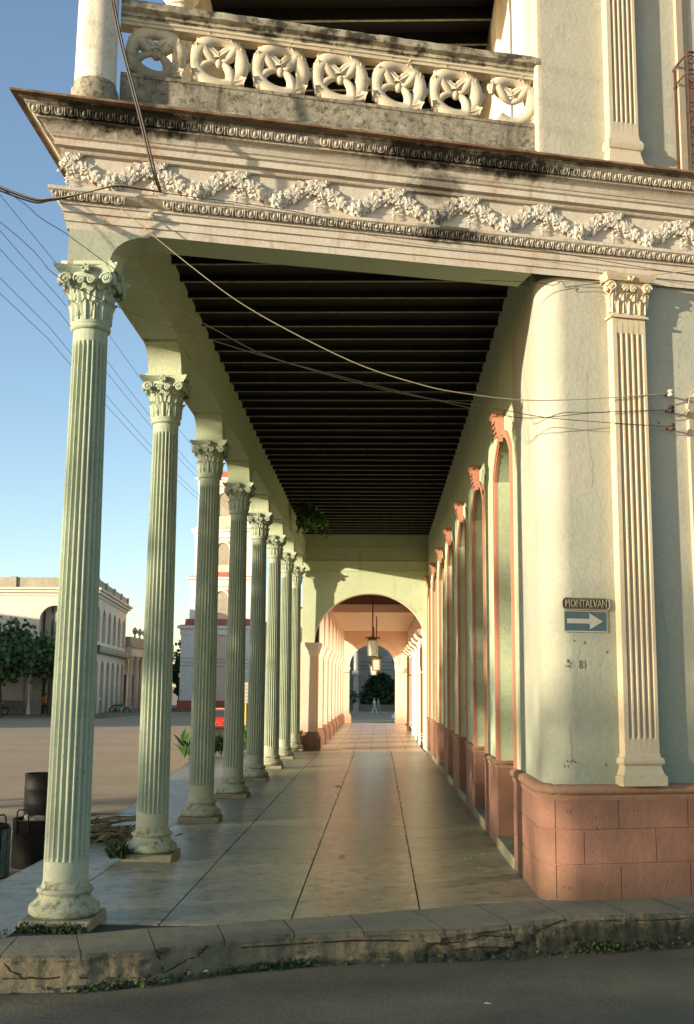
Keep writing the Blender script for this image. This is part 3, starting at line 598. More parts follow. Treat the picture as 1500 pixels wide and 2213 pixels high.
# ------------------------------------------------------------------ pilasters on the facade
def pilaster(name, s0, s1, zb, z0, z1, zt, proj=.13, nf=5, cap=True, m_=m_pil):
    p0 = -.05; w = s1 - s0; fl0, fl1 = z0 + .16, z1 - .18
    mb = MB(); seg = 8; N = nf * seg; gap = .10
    def row(z, dep):
        pts = [(s0, p0 - .02, z), (s0, p0 + proj, z)]
        for k in range(N + 1):
            ph = (k % seg) / seg; u = s0 + .035 + (w - .07) * k / N; d = dep * math.sin(max(0, (ph - .30) / .70) * math.pi) if ph > .30 else 0
            pts.append((u, p0 + proj - d, z))
        return pts + [(s1, p0 + proj, z), (s1, p0 - .02, z)]
    D = .042
    zs = [(z0, 0), (fl0, 0), (fl0 + .01, D * .6), (fl0 + .04, D), ((fl0 + fl1) / 2, D), (fl1 - .04, D), (fl1 - .012, D * .6), (fl1, 0), (z1, 0)]
    mb.loft([row(z, d) for z, d in zs], False, False, 0, FM); pil = mb.build(name, m_, PB, 40)
    mb = MB()
    def sq(w_, z): return [(s0 - w_, p0 - .02, z), (s0 - w_, p0 + proj + w_, z), (s1 + w_, p0 + proj + w_, z), (s1 + w_, p0 - .02, z)]
    hh = z0 - zb
    mb.loft([sq(w_, zb + q * hh) for w_, q in ((.058, 0), (.058, .30), (.040, .33), (.020, .50), (.012, .58), (.012, .64), (.028, .66), (.040, .72), (.040, .80), (.028, .87), (.010, .90), (.004, 1.0))], True, True, 0, FM); mb.build('pilaster_base', m_, pil, 25)
    if cap:
        mb = MB(); H = zt - z1
        mb.loft([sq(w_, z1 + q * H) for w_, q in ((.03, 0), (.03, .05), (.004, .06), (.004, .5), (.03, .80), (.05, .86))], True, True, 0, FM)
        mb.loft([sq(w_, z1 + q * H) for w_, q in ((.075, .84), (.085, .88), (.105, .93), (.115, .99))], True, True, 0, FM)
        def place(s_, p_, z_, rz): return FM @ Matrix.Translation((s_, p_, z_)) @ RZ(rz)
        pf = p0 + proj
        for k in range(3): leaf(mb, place(s0 + w * (k + .5) / 3, pf + .004, z1 + .05, 0), H * .40, w * .30, .34)
        for k in range(4): leaf(mb, place(s0 + w * k / 3, pf + .002, z1 + .06, 0), H * .62, w * .27, .34)
        for k, dz in ((0, .40), (1, .62)): leaf(mb, place(s0 - .004, p0 + proj * .55, z1 + .05, math.pi / 2), H * dz, .11, .34); leaf(mb, place(s1 + .004, p0 + proj * .55, z1 + .05, -math.pi / 2), H * dz, .11, .34)
        for sg, sx in ((-1, s0), (1, s1)):
            spiral(mb, FM @ Matrix.Translation((sx - sg * -.015, pf + .045, z1 + H * .70)) @ Matrix.Diagonal((sg, 1, 1, 1)), .058, .022)
            spiral(mb, FM @ Matrix.Translation((sx + sg * .05, pf - .02, z1 + H * .70)) @ RZ(-sg * math.pi / 2), .055, .02)
            spiral(mb, FM @ Matrix.Translation(((s0 + s1) / 2 + sg * .045, pf + .035, z1 + H * .68)) @ Matrix.Diagonal((sg, 1, 1, 1)), .04, .016)
        for q in range(6): mb.ball(((s0 + s1) / 2 + .03 * math.cos(q), pf + .09, z1 + H * .92 + .03 * math.sin(q)), .024, 6, 0, FM)
        mb.build('pilaster_capital', m_, pil, 40)
    return pil
pilaster('pilaster', 5.89, 6.30, 1.262, 1.60, 6.53, 7.04)
pilaster('pilaster', 5.93, 6.30, 8.27, 8.80, 13.0, 13.4, cap=False, m_=mat('upper_pilaster_cream', (.52, .435, .30), (.47, .40, .29), 2, .6, dirt=((.3, .22, .13), 6, .66, .5), bs=50, bump=.2))
# tall window at the right edge of the facade
def window(s0, s1, z0, z1, parent, zs=None):
    mb = MB(); p = -.05
    def fr(a, b, d0, d1):
        A = [(s0 + a, z0), (s0 + a, z1 - .25), (s0 + a + .22, z1 - a * .5), (s1 - a - .22, z1 - a * .5), (s1 - a, z1 - .25), (s1 - a, z0)]
        B = [(s0 + b, z0), (s0 + b, z1 - .25 - b * .3), (s0 + b + .2, z1 - b), (s1 - b - .2, z1 - b), (s1 - b, z1 - .25 - b * .3), (s1 - b, z0)]
        mb.loft([[(s_, p - .02, z) for s_, z in A], [(s_, d0, z) for s_, z in A], [(s_, d1, z) for s_, z in B], [(s_, p - .10, z) for s_, z in B]], False, False, 0, FM)
    fr(0, .09, .01, .0); fr(.10, .16, -.02, -.03); fr(.17, .26, -.045, -.05)
    w = mb.build('window', m_win, parent, 25)
    mb = MB(); mb.box(s0 + .2, p - .04, z0, s1 - .2, p - .02, z1 - .3, 0, FM)
    for q in range(30):
        z = z0 + .1 + q * (z1 - z0 - .5) / 30; mb.box(s0 + .24, p - .02, z, s1 - .24, p - .005, z + .09, 0, FM)
    mb.build('shutter', m_win, w); return w
window(6.86, 8.3, 1.28, 5.86, fw); 
# ------------------------------------------------------------------ upper storey
mb = MB(); ppu = plan_path(0, 41, 9.5); 
su = [q for q in plan_path(-.02, 41, 9.5, rad=.06)]
mb.loft([[(x, y, z) for x, y in su] for z in (8.25, 10, 13.4)], False, False); upw = mb.build('upper_wall', m_up, PB, 40)
mb = MB(); a, b = FP(5.13, -.048, 0), FP(9.5, -.048, 0); mb.add([(a.x, a.y, 8.26), (b.x, b.y, 8.26), (b.x, b.y, 13.4), (a.x, a.y, 13.4)], [(0, 1, 2, 3)]); mb.build('upper_front_face', m_fac, upw)
mb = MB(); mb.add([FP(.0, -.2, 8.262), FP(9.5, -.2, 8.262), (3.2, 41.6, 8.262), (-3.2, 41.6, 8.262)], [(0, 1, 2, 3)]); mb.add([FP(-.1, .1, 8.12), FP(9.5, .1, 8.12), (3.2, 41.6, 8.12), (-3.3, 41.6, 8.12)], [(0, 1, 2, 3)]); mb.build('gallery_floor', m_kerb, PB)
mb = MB(); mb.add([FP(-.5, .3, 13.35), FP(9.5, .3, 13.35), (6.5, 45, 13.35), (-3.7, 45, 13.35)], [(0, 1, 2, 3)]); mb.add([FP(-.8, .6, 13.9), FP(9.5, .6, 13.9), (6.5, 45, 13.9), (-4.1, 45, 13.9)], [(0, 1, 2, 3)])
gr = mb.build('gallery_roof', m_dark, PB)
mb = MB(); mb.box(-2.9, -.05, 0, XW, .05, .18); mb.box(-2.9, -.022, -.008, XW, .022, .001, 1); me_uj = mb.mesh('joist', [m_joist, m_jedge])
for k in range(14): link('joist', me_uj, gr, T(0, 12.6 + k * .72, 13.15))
mb = MB(); mb.poly([FP(.2, -.15, z) for z in (12.7, 13.35)] + [FP(5.1, -.15, z) for z in (13.35, 12.7)], FN * -.4); mb.box(-3.3, 11.6, 12.7, -2.8, 41, 13.35); mb.build('gallery_beam', m_up, PB)
# cream door frames on the gallery wall
for y0, y1, d in ((13.25, 13.9, .05), (13.9, 15.45, .015), (15.45, 16.2, .09), (19.3, 20.1, .09), (23.3, 24, .09)):
    mb = MB(); mb.cbox(XW - d, y0, 8.27, XW + .05, y1, 12.6, .012); mb.build('gallery_door_frame', m_white, upw)
mb = MB(); mb.cbox(XW - .03, 13.28, 8.27, XW + .02, 13.33, 13.0, .005); mb.build('gallery_door', m_win, upw)
# gallery columns
mb = MB(); mb.lathe([(.222, 8.69), (.218, 9.2), (.20, 11.5), (.185, 12.4), (.21, 12.42), (.21, 12.5), (.28, 12.6), (.28, 12.7)], 32); 
m_ucol = mat('cracked_white_column', (.66, .60, .48), (.56, .50, .38), 2, .7, dirt=((.20, .17, .12), 5, .56, .75), streak=((.14, .12, .09), 6, .57, .6), bs=60, bump=.3)
me_uc = mb.mesh('gallery_column', m_ucol, 30)
mb = MB(); mb.lathe([(.235, 8.40), (.268, 8.43), (.282, 8.475), (.268, 8.52), (.25, 8.53), (.245, 8.56), (.255, 8.585), (.25, 8.615), (.23, 8.63), (.226, 8.69)], 32); me_ub = mb.mesh('base', m_rail2, 35)
mb = MB(); mb.cbox(-.27, -.27, 8.264, .27, .27, 8.405, .012, j=.006); me_up = mb.mesh('plinth', m_ucol)
for i in range(6):
    c0 = FP(-.02, -.12, 0) if i == 0 else Vector((CX_, CY_[i], 0)); M0 = T(c0.x, c0.y, 0, SA if i == 0 else 0)
    c = link('gallery_column', me_uc, PB, M0); link('base', me_ub, c, M0); link('plinth', me_up, c, M0)
# balustrade: moulded base course, wreath panels, moulded top rail
PBAL = -.24; KB = 1.0176
FMB = FM @ Matrix.Translation((.153, 0, 2.3)) @ Matrix.Diagonal((KB, 1, KB, 1)) @ Matrix.Translation((-.153, 0, -2.3))
def rail(prof, s0, s1, n=40, jit=.004):
    mb_ = MB(); rings = []
    for k in range(n + 1):
        s_ = s0 + (s1 - s0) * k / n; j = random.uniform(-jit, jit); rings.append([(s_, PBAL + p + j, z + random.uniform(-jit, jit) * .6) for p, z in prof])
    mb_.loft(rings, True, True, 0, FMB); return mb_
b1 = rail([(-.11, 8.17), (.215, 8.17), (.215, 8.335), (.18, 8.345), (.18, 8.375), (.15, 8.385), (.15, 8.45), (.118, 8.46), (.113, 8.48), (.105, 8.50), (.105, 8.745), (.118, 8.755), (.118, 8.79), (-.11, 8.79)], .24, 5.24)
bal = b1.build('balustrade', m_rail2, PB, 30)
rail([(-.10, 9.43), (.10, 9.43), (.105, 9.455), (.12, 9.46), (.12, 9.495), (.14, 9.505), (.175, 9.525), (.18, 9.55), (.175, 9.60), (.15, 9.62), (.10, 9.655), (-.10, 9.66)], .22, 5.24, 60, .006).build('top_rail', m_rail, bal, 30)
rail([(-.085, 9.37), (.085, 9.37), (.09, 9.40), (.105, 9.41), (.105, 9.434), (-.085, 9.434)], .22, 5.24, 20).build('under_rail', m_bal, bal, 30)
def wreath(broken=False):
    mb_ = MB(); RR, r = .258, .080; rings = []; n = 34
    for k in range(n + 1):
        a = 2 * math.pi * k / n; t = 1 + .10 * math.sin(3 * a + 1); cx, cz = math.cos(a), math.sin(a); rg = []
        for q in range(10):
            b = 2 * math.pi * q / 10; rad = RR + r * t * math.cos(b) * .95; y = r * t * 1.05 * math.sin(b) + (.012 * math.cos(2 * b)); rg.append((rad * cx, y, rad * cz))
        rings.append(rg)
    if broken: rings = rings[0:14] + [] ; mb_.loft(rings, True, True)
    else: mb_.loft(rings, True, False)
    if broken:
        rings2 = []
        for k in range(22, n + 1):
            a = 2 * math.pi * k / n; cx, cz = math.cos(a), math.sin(a); rings2.append([((RR + r * math.cos(2 * math.pi * q / 10)) * cx, r * 1.05 * math.sin(2 * math.pi * q / 10), (RR + r * math.cos(2 * math.pi * q / 10)) * cz) for q in range(10)])
        mb_.loft(rings2, True, True)
    # S shaped stems meeting near the middle
    for a0, bend, w in ((2.35, .5, .064), (.75, -.5, .066), (-2.75, -.6, .046), (-1.0, .9, .060)):
        if broken and a0 < 0: continue
        pts = []; rr = []
        for k in range(9):
            t = k / 8; a = a0 + bend * (1 - t); q = .245 * t; pts.append((q * math.cos(a), .018 * math.sin(t * 3.1), q * math.sin(a))); rr.append(w * (.45 + .75 * t))
        mb_.tube(pts, rr, 8)
    # acanthus sprays lying along the ring
    for a, tl, h, w in ((2.3, 1.35, .24, .12), (.85, -1.35, .24, .12), (1.75, 1.45, .20, .11), (1.4, -1.45, .20, .11), (-2.2, 1.4, .22, .12), (-1.1, -1.4, .22, .12), (2.95, 1.45, .16, .10), (.2, -1.45, .16, .10)):
        if broken and -2.4 < a < -1.7: continue
        M_ = Matrix.Translation((RR * math.cos(a), .050, RR * math.sin(a))) @ Matrix.Rotation(-(a - math.pi / 2) + tl, 4, 'Y')
        leaf(mb_, M_, h, w, .22, 0, 4)
    for a, tl in ((2.3, 3.0), (.85, -3.0)):
        M_ = Matrix.Translation((RR * math.cos(a), .04, RR * math.sin(a))) @ Matrix.Rotation(-(a - math.pi / 2) + tl, 4, 'Y'); leaf(mb_, M_, .27, .12, .05, 0, 4)
    for a in (2.2, .95, -1.5): M_ = Matrix.Translation((RR * 1.1 * math.cos(a), .03, RR * 1.1 * math.sin(a))) @ Matrix.Rotation(-(a - math.pi / 2), 4, 'Y'); leaf(mb_, M_, .12, .10, .6, 0, 4)
    if not broken: mb_.ball((0, .01, 0), (.05, .045, .06), 8, j=.1)
    mb_.ball((.335, 0, 0), (.035, .05, .05), 8, j=.1)
    return mb_.mesh('wreath', m_bal, 50)
me_wr, me_wrb = wreath(), wreath(True)
for k in range(7):
    link('wreath', me_wrb if k == 6 else me_wr, bal, FMB @ Matrix.Translation((.61 + k * .686, PBAL, 9.09)) @ Matrix.Rotation(random.uniform(-.1, .1), 4, 'Y') @ Matrix.Diagonal((1.0, 1, 1.04, 1)))
# little iron balcony at the right edge
IB = tag(link('iron_balcony', None, None, Matrix.Translation(FP(6.9, 0, 8.27))), 'rusty wrought iron balcony grille with scrolls at the upper right window', 'railing')
mb = MB(); zt, zb_ = 9.95, 8.45
for z, s_ in ((zt, .016), (zb_, .014), (9.72, .012)): mb.tube([FP(6.86, -.05, z - .16), FP(6.88, .06, z - .10), FP(6.96, .16, z), FP(8.4, .16, z)], s_, 6)
for s_ in (6.94, 7.32, 7.7, 8.1): mb.tube([FP(s_, .16, zb_), FP(s_, .16, zt)], .011, 5)
mb.tube([FP(6.87, -.03, zb_ - .12), FP(6.87, -.03, zt - .15)], .012, 5)
mb.build('frame', m_iron, IB)
def scroll2(s_, z, r, sg, up_):
    pts = []
    for k in range(24):
        t = k / 23; a = t * 2 * math.pi * 1.4; q = r * (1 - .72 * t); pts.append(FP(s_ + sg * (q * math.cos(a)), .16, z + up_ * q * math.sin(a)))
    return pts
mb = MB()
for s_ in (6.99, 7.13, 7.37, 7.52, 7.76, 7.9):
    sg = 1 if int(s_ * 100) % 2 else -1
    for z, r, u_ in ((9.84, .075, 1), (9.62, .07, -1), (9.5, .05, 1), (9.22, .085, 1), (8.95, .05, -1), (8.80, .075, -1), (8.56, .08, 1)): mb.tube(scroll2(s_, z, r, sg, u_), .009, 5)
    mb.tube([FP(s_, .16, 9.6), FP(s_ + sg * .06, .16, 9.42), FP(s_ + sg * .02, .16, 9.2), FP(s_ - sg * .05, .16, 9.0), FP(s_, .16, 8.8)], .011, 5)
mb.build('scrolls', m_iron, IB)
mb = MB(); mb.cbox(6.92, -.05, 8.27, 8.4, .2, 8.36, .015, 0, FM); mb.build('balcony_sill', m_bal, IB)
window(6.9, 8.3, 8.36, 12.6, upw)

# ------------------------------------------------------------------ signs on the rounded corner
def text_mesh(txt, size, depth, name, m_):
    cu = bpy.data.curves.new(name, 'FONT'); cu.body = txt; cu.size = size; cu.extrude = depth; cu.align_x = 'CENTER'; cu.align_y = 'CENTER'; cu.resolution_u = 3
    ob = bpy.data.objects.new(name, cu); COL.objects.link(ob); bpy.context.view_layer.update()
    me = bpy.data.meshes.new_from_object(ob.evaluated_get(bpy.context.evaluated_depsgraph_get())); bpy.data.objects.remove(ob); me.materials.clear(); me.materials.append(m_); return me
# local frame on the facade: x along s, y up, z outwards
def SGN(s_, z, p): 
    q = FP(s_, p, z); return Matrix(((FU.x, 0, FN.x, q.x), (FU.y, 0, FN.y, q.y), (0, 1, 0, q.z), (0, 0, 0, 1)))
S0 = SGN(5.527, 3.225, -.045)
SP = tag(link('street_name_plate', None, None, S0), 'cast metal street name plate reading MONTALVAN on the rounded corner', 'sign')
mb = MB()
def rrect(w, h, r, z, n=5): return [(sx * (w - r) + r * math.cos(a), sy * (h - r) + r * math.sin(a), z) for sx, sy, a0 in ((1, 1, 0), (-1, 1, 90), (-1, -1, 180), (1, -1, 270)) for a in [R(a0 + 90 * k / n) for k in range(n + 1)]]
mb.loft([rrect(.285, .068, .05, 0), rrect(.285, .068, .05, .012)], True, True, 0, S0); mb.build('plate', m_plated, SP)
mb = MB(); mb.tube([(p[0] * .99, p[1] * .97, .014) for p in rrect(.285, .068, .05, 0)], .008, 6, 0, S0, True); mb.build('rim', m_plate, SP, 50)
me = text_mesh('MONTALVAN', .118, .008, 'lettering', m_plate); me.transform(S0 @ Matrix.Translation((0, 0, .016)) @ Matrix.Diagonal((.69, 1, 1, 1))); link('lettering', me, SP)
S1 = SGN(5.519, 3.035, -.045)
SB = tag(link('one_way_sign', None, None, S1), 'blue rectangular sign with a white arrow pointing right, under the name plate', 'sign')
mb = MB(); mb.box(-.262, -.120, 0, .262, .120, .008, 0, S1); mb.build('panel', m_swhite, SB)
mb = MB(); mb.box(-.248, -.106, .006, .248, .106, .0105, 0, S1); mb.build('blue_field', m_blue, SB)
mb = MB(); mb.poly([(-.222, -.026, .0105), (.045, -.026, .0105), (.055, -.070, .0105), (.040, -.085, .0105), (.062, -.083, .0105), (.205, 0, .0105), (.055, .083, .0105), (.036, .085, .0105), (.052, .068, .0105), (.045, .026, .0105), (-.222, .026, .0105)], (0, 0, .003), 0, S1); mb.build('arrow', m_swhite, SB)
for sx in (-.235, .235): mb = MB(); mb.ball((sx, 0, .012), (.006, .006, .004), 6, 0, S1); mb.build('screw', m_black, SB)
# scratched number
S2 = SGN(5.46, 2.555, -.0485)
me = text_mesh('81', .13, .0012, 'scratched_number', m_scratch); me.transform(S2 @ Matrix.Translation((.02, 0, .001)) @ Matrix.Diagonal((.8, 1, 1, 1)))
tag(link('scratched_number', me), 'number 81 scratched into the plaster below the arrow sign', 'graffiti')
mb = MB(); rr = random.Random(5)
for k in range(9): x = -.20 + rr.uniform(0, .09); y = rr.uniform(-.035, .02); mb.tube([(x, y, 0), (x + rr.uniform(.01, .04), y + rr.uniform(-.02, .03), 0)], .0025, 4, 0, S2)
tag(mb.build('scratched_scribble', m_scratch), 'small dark scribble left of the scratched number 81', 'graffiti')
# nail holes and chips in dado and plaster
rr = random.Random(11)
for s_, z, p in [(a, b, .0125) for a, b in ((5.22, 1.0), (5.55, .93), (5.55, .82), (5.92, 1.02), (5.99, 1.0), (6.04, 1.0), (5.17, .22), (5.6, .22), (6.42, .25), (6.35, .2))] + [(a, b, -.049) for a, b in ((5.27, 1.52), (5.33, 1.53), (5.36, 1.51), (5.72, 1.48), (5.5, 2.8), (5.38, 2.82), (5.77, 2.7), (5.3, 2.6), (6.5, 5.35), (5.24, 1.47))]:
    mb = MB(); mb.ball(FP(s_, p, z), (.010, .005, rr.uniform(.010, .020)), 6, j=.2); mb.build('chipped_hole', m_scratch, fw)
for c_ in ([(5.30, 1.9), (5.33, 1.65), (5.31, 1.45)], [(5.62, 5.9), (5.60, 5.3), (5.66, 4.8), (5.64, 4.5)], [(5.45, 2.75), (5.42, 2.62), (5.47, 2.5)], [(6.45, 3.3), (6.52, 2.9), (6.50, 2.4)], [(5.28, 1.12), (5.27, 1.0), (5.29, .85)]):
    P_ = []
    for a, b in zip(c_, c_[1:]):
        for k in range(6): t = k / 6; P_.append(FP(a[0] + (b[0] - a[0]) * t + rr.uniform(-.008, .008), (-.05 if c_[0][1] > 1.3 else .012), a[1] + (b[1] - a[1]) * t))
    mb = MB(); mb.tube(P_, .0014, 4); mb.build('hairline_crack', m_scratch, fw)
# ------------------------------------------------------------------ cables on the facade
def smooth_path(pts, n=6):
    P = [Vector(p) for p in pts]; out = []
    for i in range(len(P) - 1):
        a, b, c, d = P[max(i - 1, 0)], P[i], P[i + 1], P[min(i + 2, len(P) - 1)]
        for k in range(n):
            t = k / n; out.append(.5 * ((2 * b) + (c - a) * t + (2 * a - 5 * b + 4 * c - d) * t * t + (3 * b - a - 3 * c + d) * t ** 3))
    return out + [P[-1]]
def cable(label, pts, r, m_, n=6, group=None):
    mb_ = MB(); mb_.tube(smooth_path(pts, n), r, 5); return tag(mb_.build('cable', m_, smooth=60), label, 'cable', group)
for dx, dp in ((0, 0), (.022, .015)):
    cable('thick cable dropping past the balustrade to the garland frieze, %s strand' % ('front' if dx else 'rear'), [FP(-.15 + dx, .32 + dp, 10.6), FP(.10 + dx, .48 + dp, 9.40), FP(.23 + dx, .50 + dp, 8.83), FP(.44 + dx, .50 + dp, 8.09), FP(.60 + dx, .42 + dp, 7.55), FP(.70 + dx * .3, .17 + dp, 7.43)], .011, m_cable)
for k, (dz, l) in enumerate(((0, 'upper'), (-.02, 'middle'), (-.045, 'lowest'))):
    cable('%s strand of the cable bundle leaving the corner to the left' % l, [FP(-4.0, .8, 8.2 + dz), FP(-1.6, .5, 7.42 + dz), FP(-.67, .36, 7.16 + dz), FP(-.40, .32, 7.17 + dz * .5), FP(-.08, .28, 7.28), FP(.24, .24, 7.42 + dz * .2), FP(.50, .21, 7.43 + dz * .2), FP(.70, .18, 7.43)], .009, m_cable if k else m_cablel)
cable('dark thin cable lying along the egg moulding of the cornice', [FP(.70, .18, 7.42), FP(1.95, .20, 7.37), FP(2.97, .19, 7.27), FP(4.03, .19, 7.25), FP(5.14, .18, 7.20), FP(6.87, .16, 7.10), FP(8.5, .16, 7.05)], .0045, m_cable)
cable('pale cable sagging from the cornice across to the upper insulator', [FP(.2, .17, 7.28), FP(1.13, .16, 6.59), FP(1.78, .15, 6.19), FP(2.79, .15, 5.75), FP(3.52, .14, 5.56), FP(4.04, .13, 5.49), FP(4.85, .10, 5.47), FP(5.8, .11, 5.56), FP(6.52, .06, 5.67)], .006, m_cablel)
cable('black cable crossing the corner capital and running to the middle insulator', [FP(-4.5, .9, 9.2), FP(-.98, .42, 6.91), FP(-.32, .34, 6.36), FP(.24, .24, 6.14), FP(.74, .2, 5.99), FP(1.2, .2, 5.87), FP(1.98, .2, 5.69), FP(3.29, .18, 5.45), FP(4.29, .15, 5.30), FP(4.83, .12, 5.26), FP(5.66, .11, 5.38), FP(6.58, .07, 5.48)], .0045, m_cable)
cable('grey cable passing over the impost block to the lowest insulator', [FP(-3.5, .8, 8.3), FP(-1.0, .4, 7.25), FP(-.49, .3, 6.96), FP(-.23, .24, 6.84), FP(.23, .2, 6.55), FP(.69, .2, 6.28), FP(1.35, .2, 5.95), FP(1.96, .2, 5.70), FP(3.29, .18, 5.43), FP(4.34, .14, 5.35), FP(5.1, .11, 5.28), FP(6.58, .07, 5.28)], .0045, m_cable)
cable('short twisted wire tied below the architrave beside the pilaster capital', [FP(4.3, .05, 6.84), FP(4.95, .03, 6.88), FP(5.2, .0, 6.88), FP(5.3, .02, 6.93), FP(5.36, .0, 6.87), FP(5.5, .02, 6.9), FP(5.86, .06, 6.95)], .0045, m_cable)
cable('thin wire slanting over the wall top behind the pilaster capital', [FP(5.25, .0, 6.93), FP(5.7, .02, 6.96), FP(6.4, .16, 7.06), FP(7.2, .16, 7.2), FP(8.5, .16, 7.3)], .005, m_cablel)
cable('loop of conduit cable entering the tall window frame', [FP(6.62, .05, 5.46), FP(6.72, .03, 5.42), FP(6.82, .04, 5.5), FP(6.86, .05, 5.66), FP(6.95, .05, 5.74), FP(7.3, .05, 5.70)], .008, m_cablel)
for l, z in (('uppermost white insulator on the wall near the tall window', 5.68), ('middle dark insulator on the wall near the tall window', 5.49), ('lowest brown insulator on the wall near the tall window', 5.28)):
    t = tag(link('insulator', None, None, Matrix.Translation(FP(6.6, -.05, z))), l, 'insulator', 'wire insulators by the window')
    mb = MB(); q = FP(6.60, -.05, z); e = FP(6.60, .085, z); mb.tube([q, e], .012, 6); mb.build('bracket', m_iron, t)
    mb = MB(); c = FP(6.60, .07, z); mb.lathe([(.016, -.045), (.034, -.035), (.036, -.012), (.024, -.004), (.024, .004), (.036, .012), (.034, .035), (.016, .045)], 12, 0, Matrix.Translation(c)); mb.build('spool', m_swhite if z > 5.6 else m_iron if z < 5.4 else m_black, t, 40)
tag_c = MB(); tag_c.lathe([(.035, -.02), (.035, .02), (.016, .024), (.014, .034)], 14, 0, Matrix.Translation(FP(.62, .08, 7.20)) @ RZ(SA) @ Matrix.Rotation(R(90), 4, 'X')); tag(tag_c.build('porcelain_knob', m_swhite, smooth=40), 'small white porcelain knob on the architrave near the corner', 'insulator')
# power lines along the plaza
for i, (z, l) in enumerate(((11.30, 'highest'), (10.87, 'second highest'), (10.57, 'third highest'), (10.23, 'second lowest'), (9.97, 'lowest'))):
    x = -7.0 - .12 * i; pts = []
    for k in range(4):
        for q in range(8):
            t = q / 8; y = -2 + k * 26 + t * 26; pts.append((x - y * .004 * (i % 2), y, z - .45 * 4 * t * (1 - t) * .5))
    cable('%s of the five power lines receding over the plaza' % l, pts, .0065, m_cable, 1)
# ------------------------------------------------------------------ salmon arcade beyond the end wall
AB = thing('salmon_arcade_building', 'salmon pink arcade seen through the green end arch', 'building', (-.4, 57, 0))
PY = [41.95 + 4.1 * k for k in range(8)]; XPI = -2.26
m_tile = mat('arcade_floor_tile', (.44, .34, .21), (.38, .29, .18), 1.2, .7, bs=20, bump=.1, rough=.35, objvar=.06)
mb = MB(); mb.add([(-2.9, 41.3, -.006), (2.2, 41.3, -.006), (2.2, 72.9, -.006), (-2.9, 72.9, -.006)], [(0, 1, 2, 3)]); af = mb.build('arcade_floor', m_joint, AB)
me_t = {}
for k in range(17):
    for i in range(7):
        if k not in me_t: mb = MB(); mb.box(.006, .006, -.006, .634, 1.84, .006); me_t[k] = mb.mesh('floor_tile', m_tile)
        link('floor_tile', me_t[k % 1], af, T(-2.86 + .64 * i, 41.34 + 1.85 * k, 0))
me_p = {}
mb = MB(); mb.cbox(-.30, -.30, .5, .30, .30, 3.5, .012); me_p['pier'] = mb.mesh('pier', m_pink)
sqp = lambda w, z: [(-w, -w, z), (w, -w, z), (w, w, z), (-w, w, z)]
mb = MB(); mb.loft([sqp(w, z) for w, z in ((.31, 3.42), (.315, 3.5), (.34, 3.52), (.34, 3.58), (.37, 3.66), (.41, 3.74), (.42, 3.78), (.42, 3.88), (.30, 3.885))]); me_p['cap'] = mb.mesh('pier_capital', m_peach, 20)
mb = MB(); mb.loft([sqp(w, z) for w, z in ((.41, 0), (.41, .38), (.40, .42), (.35, .54), (.315, .64))]); me_p['base'] = mb.mesh('pier_base', m_dado, 20)
for y in PY:
    p = link('pier', me_p['pier'], AB, T(-2.58, y, 0)); link('pier_capital', me_p['cap'], p, T(-2.58, y, 0)); link('pier_base', me_p['base'], p, T(-2.58, y, 0))
mb = MB()
for a, b in zip(PY, PY[1:] + [PY[-1] + 4.1]):
    yc, hr = (a + b) / 2, (b - a) / 2 - .28; n = 16
    yy = [yc - hr * math.cos(math.pi * i / n) for i in range(n + 1)]; zz_ = [3.88 + hr * .95 * math.sin(math.pi * i / n) for i in range(n + 1)]
    for x in (-2.26, -2.86):
        mb.loft([[(x, y, z) for y, z in zip(yy, zz_)], [(x, y, 6.6) for y in yy]], False, False)
        mb.add([(x, a - .28, 3.88), (x, a + .28, 3.88), (x, a + .28, 6.6), (x, a - .28, 6.6)], [(0, 1, 2, 3)])
    mb.loft([[(-2.26, y, z) for y, z in zip(yy, zz_)], [(-2.86, y, z) for y, z in zip(yy, zz_)]], False, False)
mb.box(-2.9, 41.86, 6.59, 2.4, 72.6, 6.75); mb.build('arch_wall', m_pink, AB, 30)
mb = MB(); mb.box(-2.27, 53.7, 5.82, XW, 54.4, 6.2); mb.box(-2.27, 54.3, 5.83, XW, 72.3, 6.1, 1); mb.build('inner_ceiling', [m_pink, m_peach], AB)
mb = MB(); mb.box(-2.27, 41.9, 6.34, XW, 53.75, 6.45); jc = mb.build('joist_ceiling', m_dark, AB)
mb = MB(); mb.box(-2.27, -.05, 0, XW, .05, .17); me_pj = mb.mesh('joist', mat('brown_joist', (.10, .05, .03), bs=30))
for k in range(19): link('joist', me_pj, jc, T(0, 42.3 + k * .6, 6.17))
mb = MB(); arch_wall(mb, -2.86, 2.3, 6.3, 72.2, 72.8, -.46, 1.47, 3.5, 1.47); mb.build('far_wall', [m_pink, m_peach], AB, 30)
mb = MB()
xo = [(-.46 - 1.75 * math.cos(math.pi * i / 24), 3.5 + 1.75 * math.sin(math.pi * i / 24)) for i in range(25)]; xi = [(-.46 - 1.46 * math.cos(math.pi * i / 24), 3.5 + 1.46 * math.sin(math.pi * i / 24)) for i in range(25)]
mb.loft([[(x, 72.17, z) for x, z in xo], [(x, 72.17, z) for x, z in xi]], False, False); mb.build('arch_band', m_peach, AB)
for x in (-2.17, 1.27): mb = MB(); mb.loft([[(x - w, 72.1 - w * .3, z), (x + w, 72.1 - w * .3, z), (x + w, 72.6, z), (x - w, 72.6, z)] for w, z in ((.22, 3.2), (.24, 3.3), (.3, 3.42), (.3, 3.5))]); mb.build('impost', m_peach, AB)
for x in (-2.13, ): mb = MB(); mb.loft([[(x - w, 72.1 - w * .3, z), (x + w, 72.1 - w * .3, z), (x + w, 72.6, z), (x - w, 72.6, z)] for w, z in ((.34, 0), (.34, .4), (.26, .6))]); mb.build('pier_base', m_pink, AB)
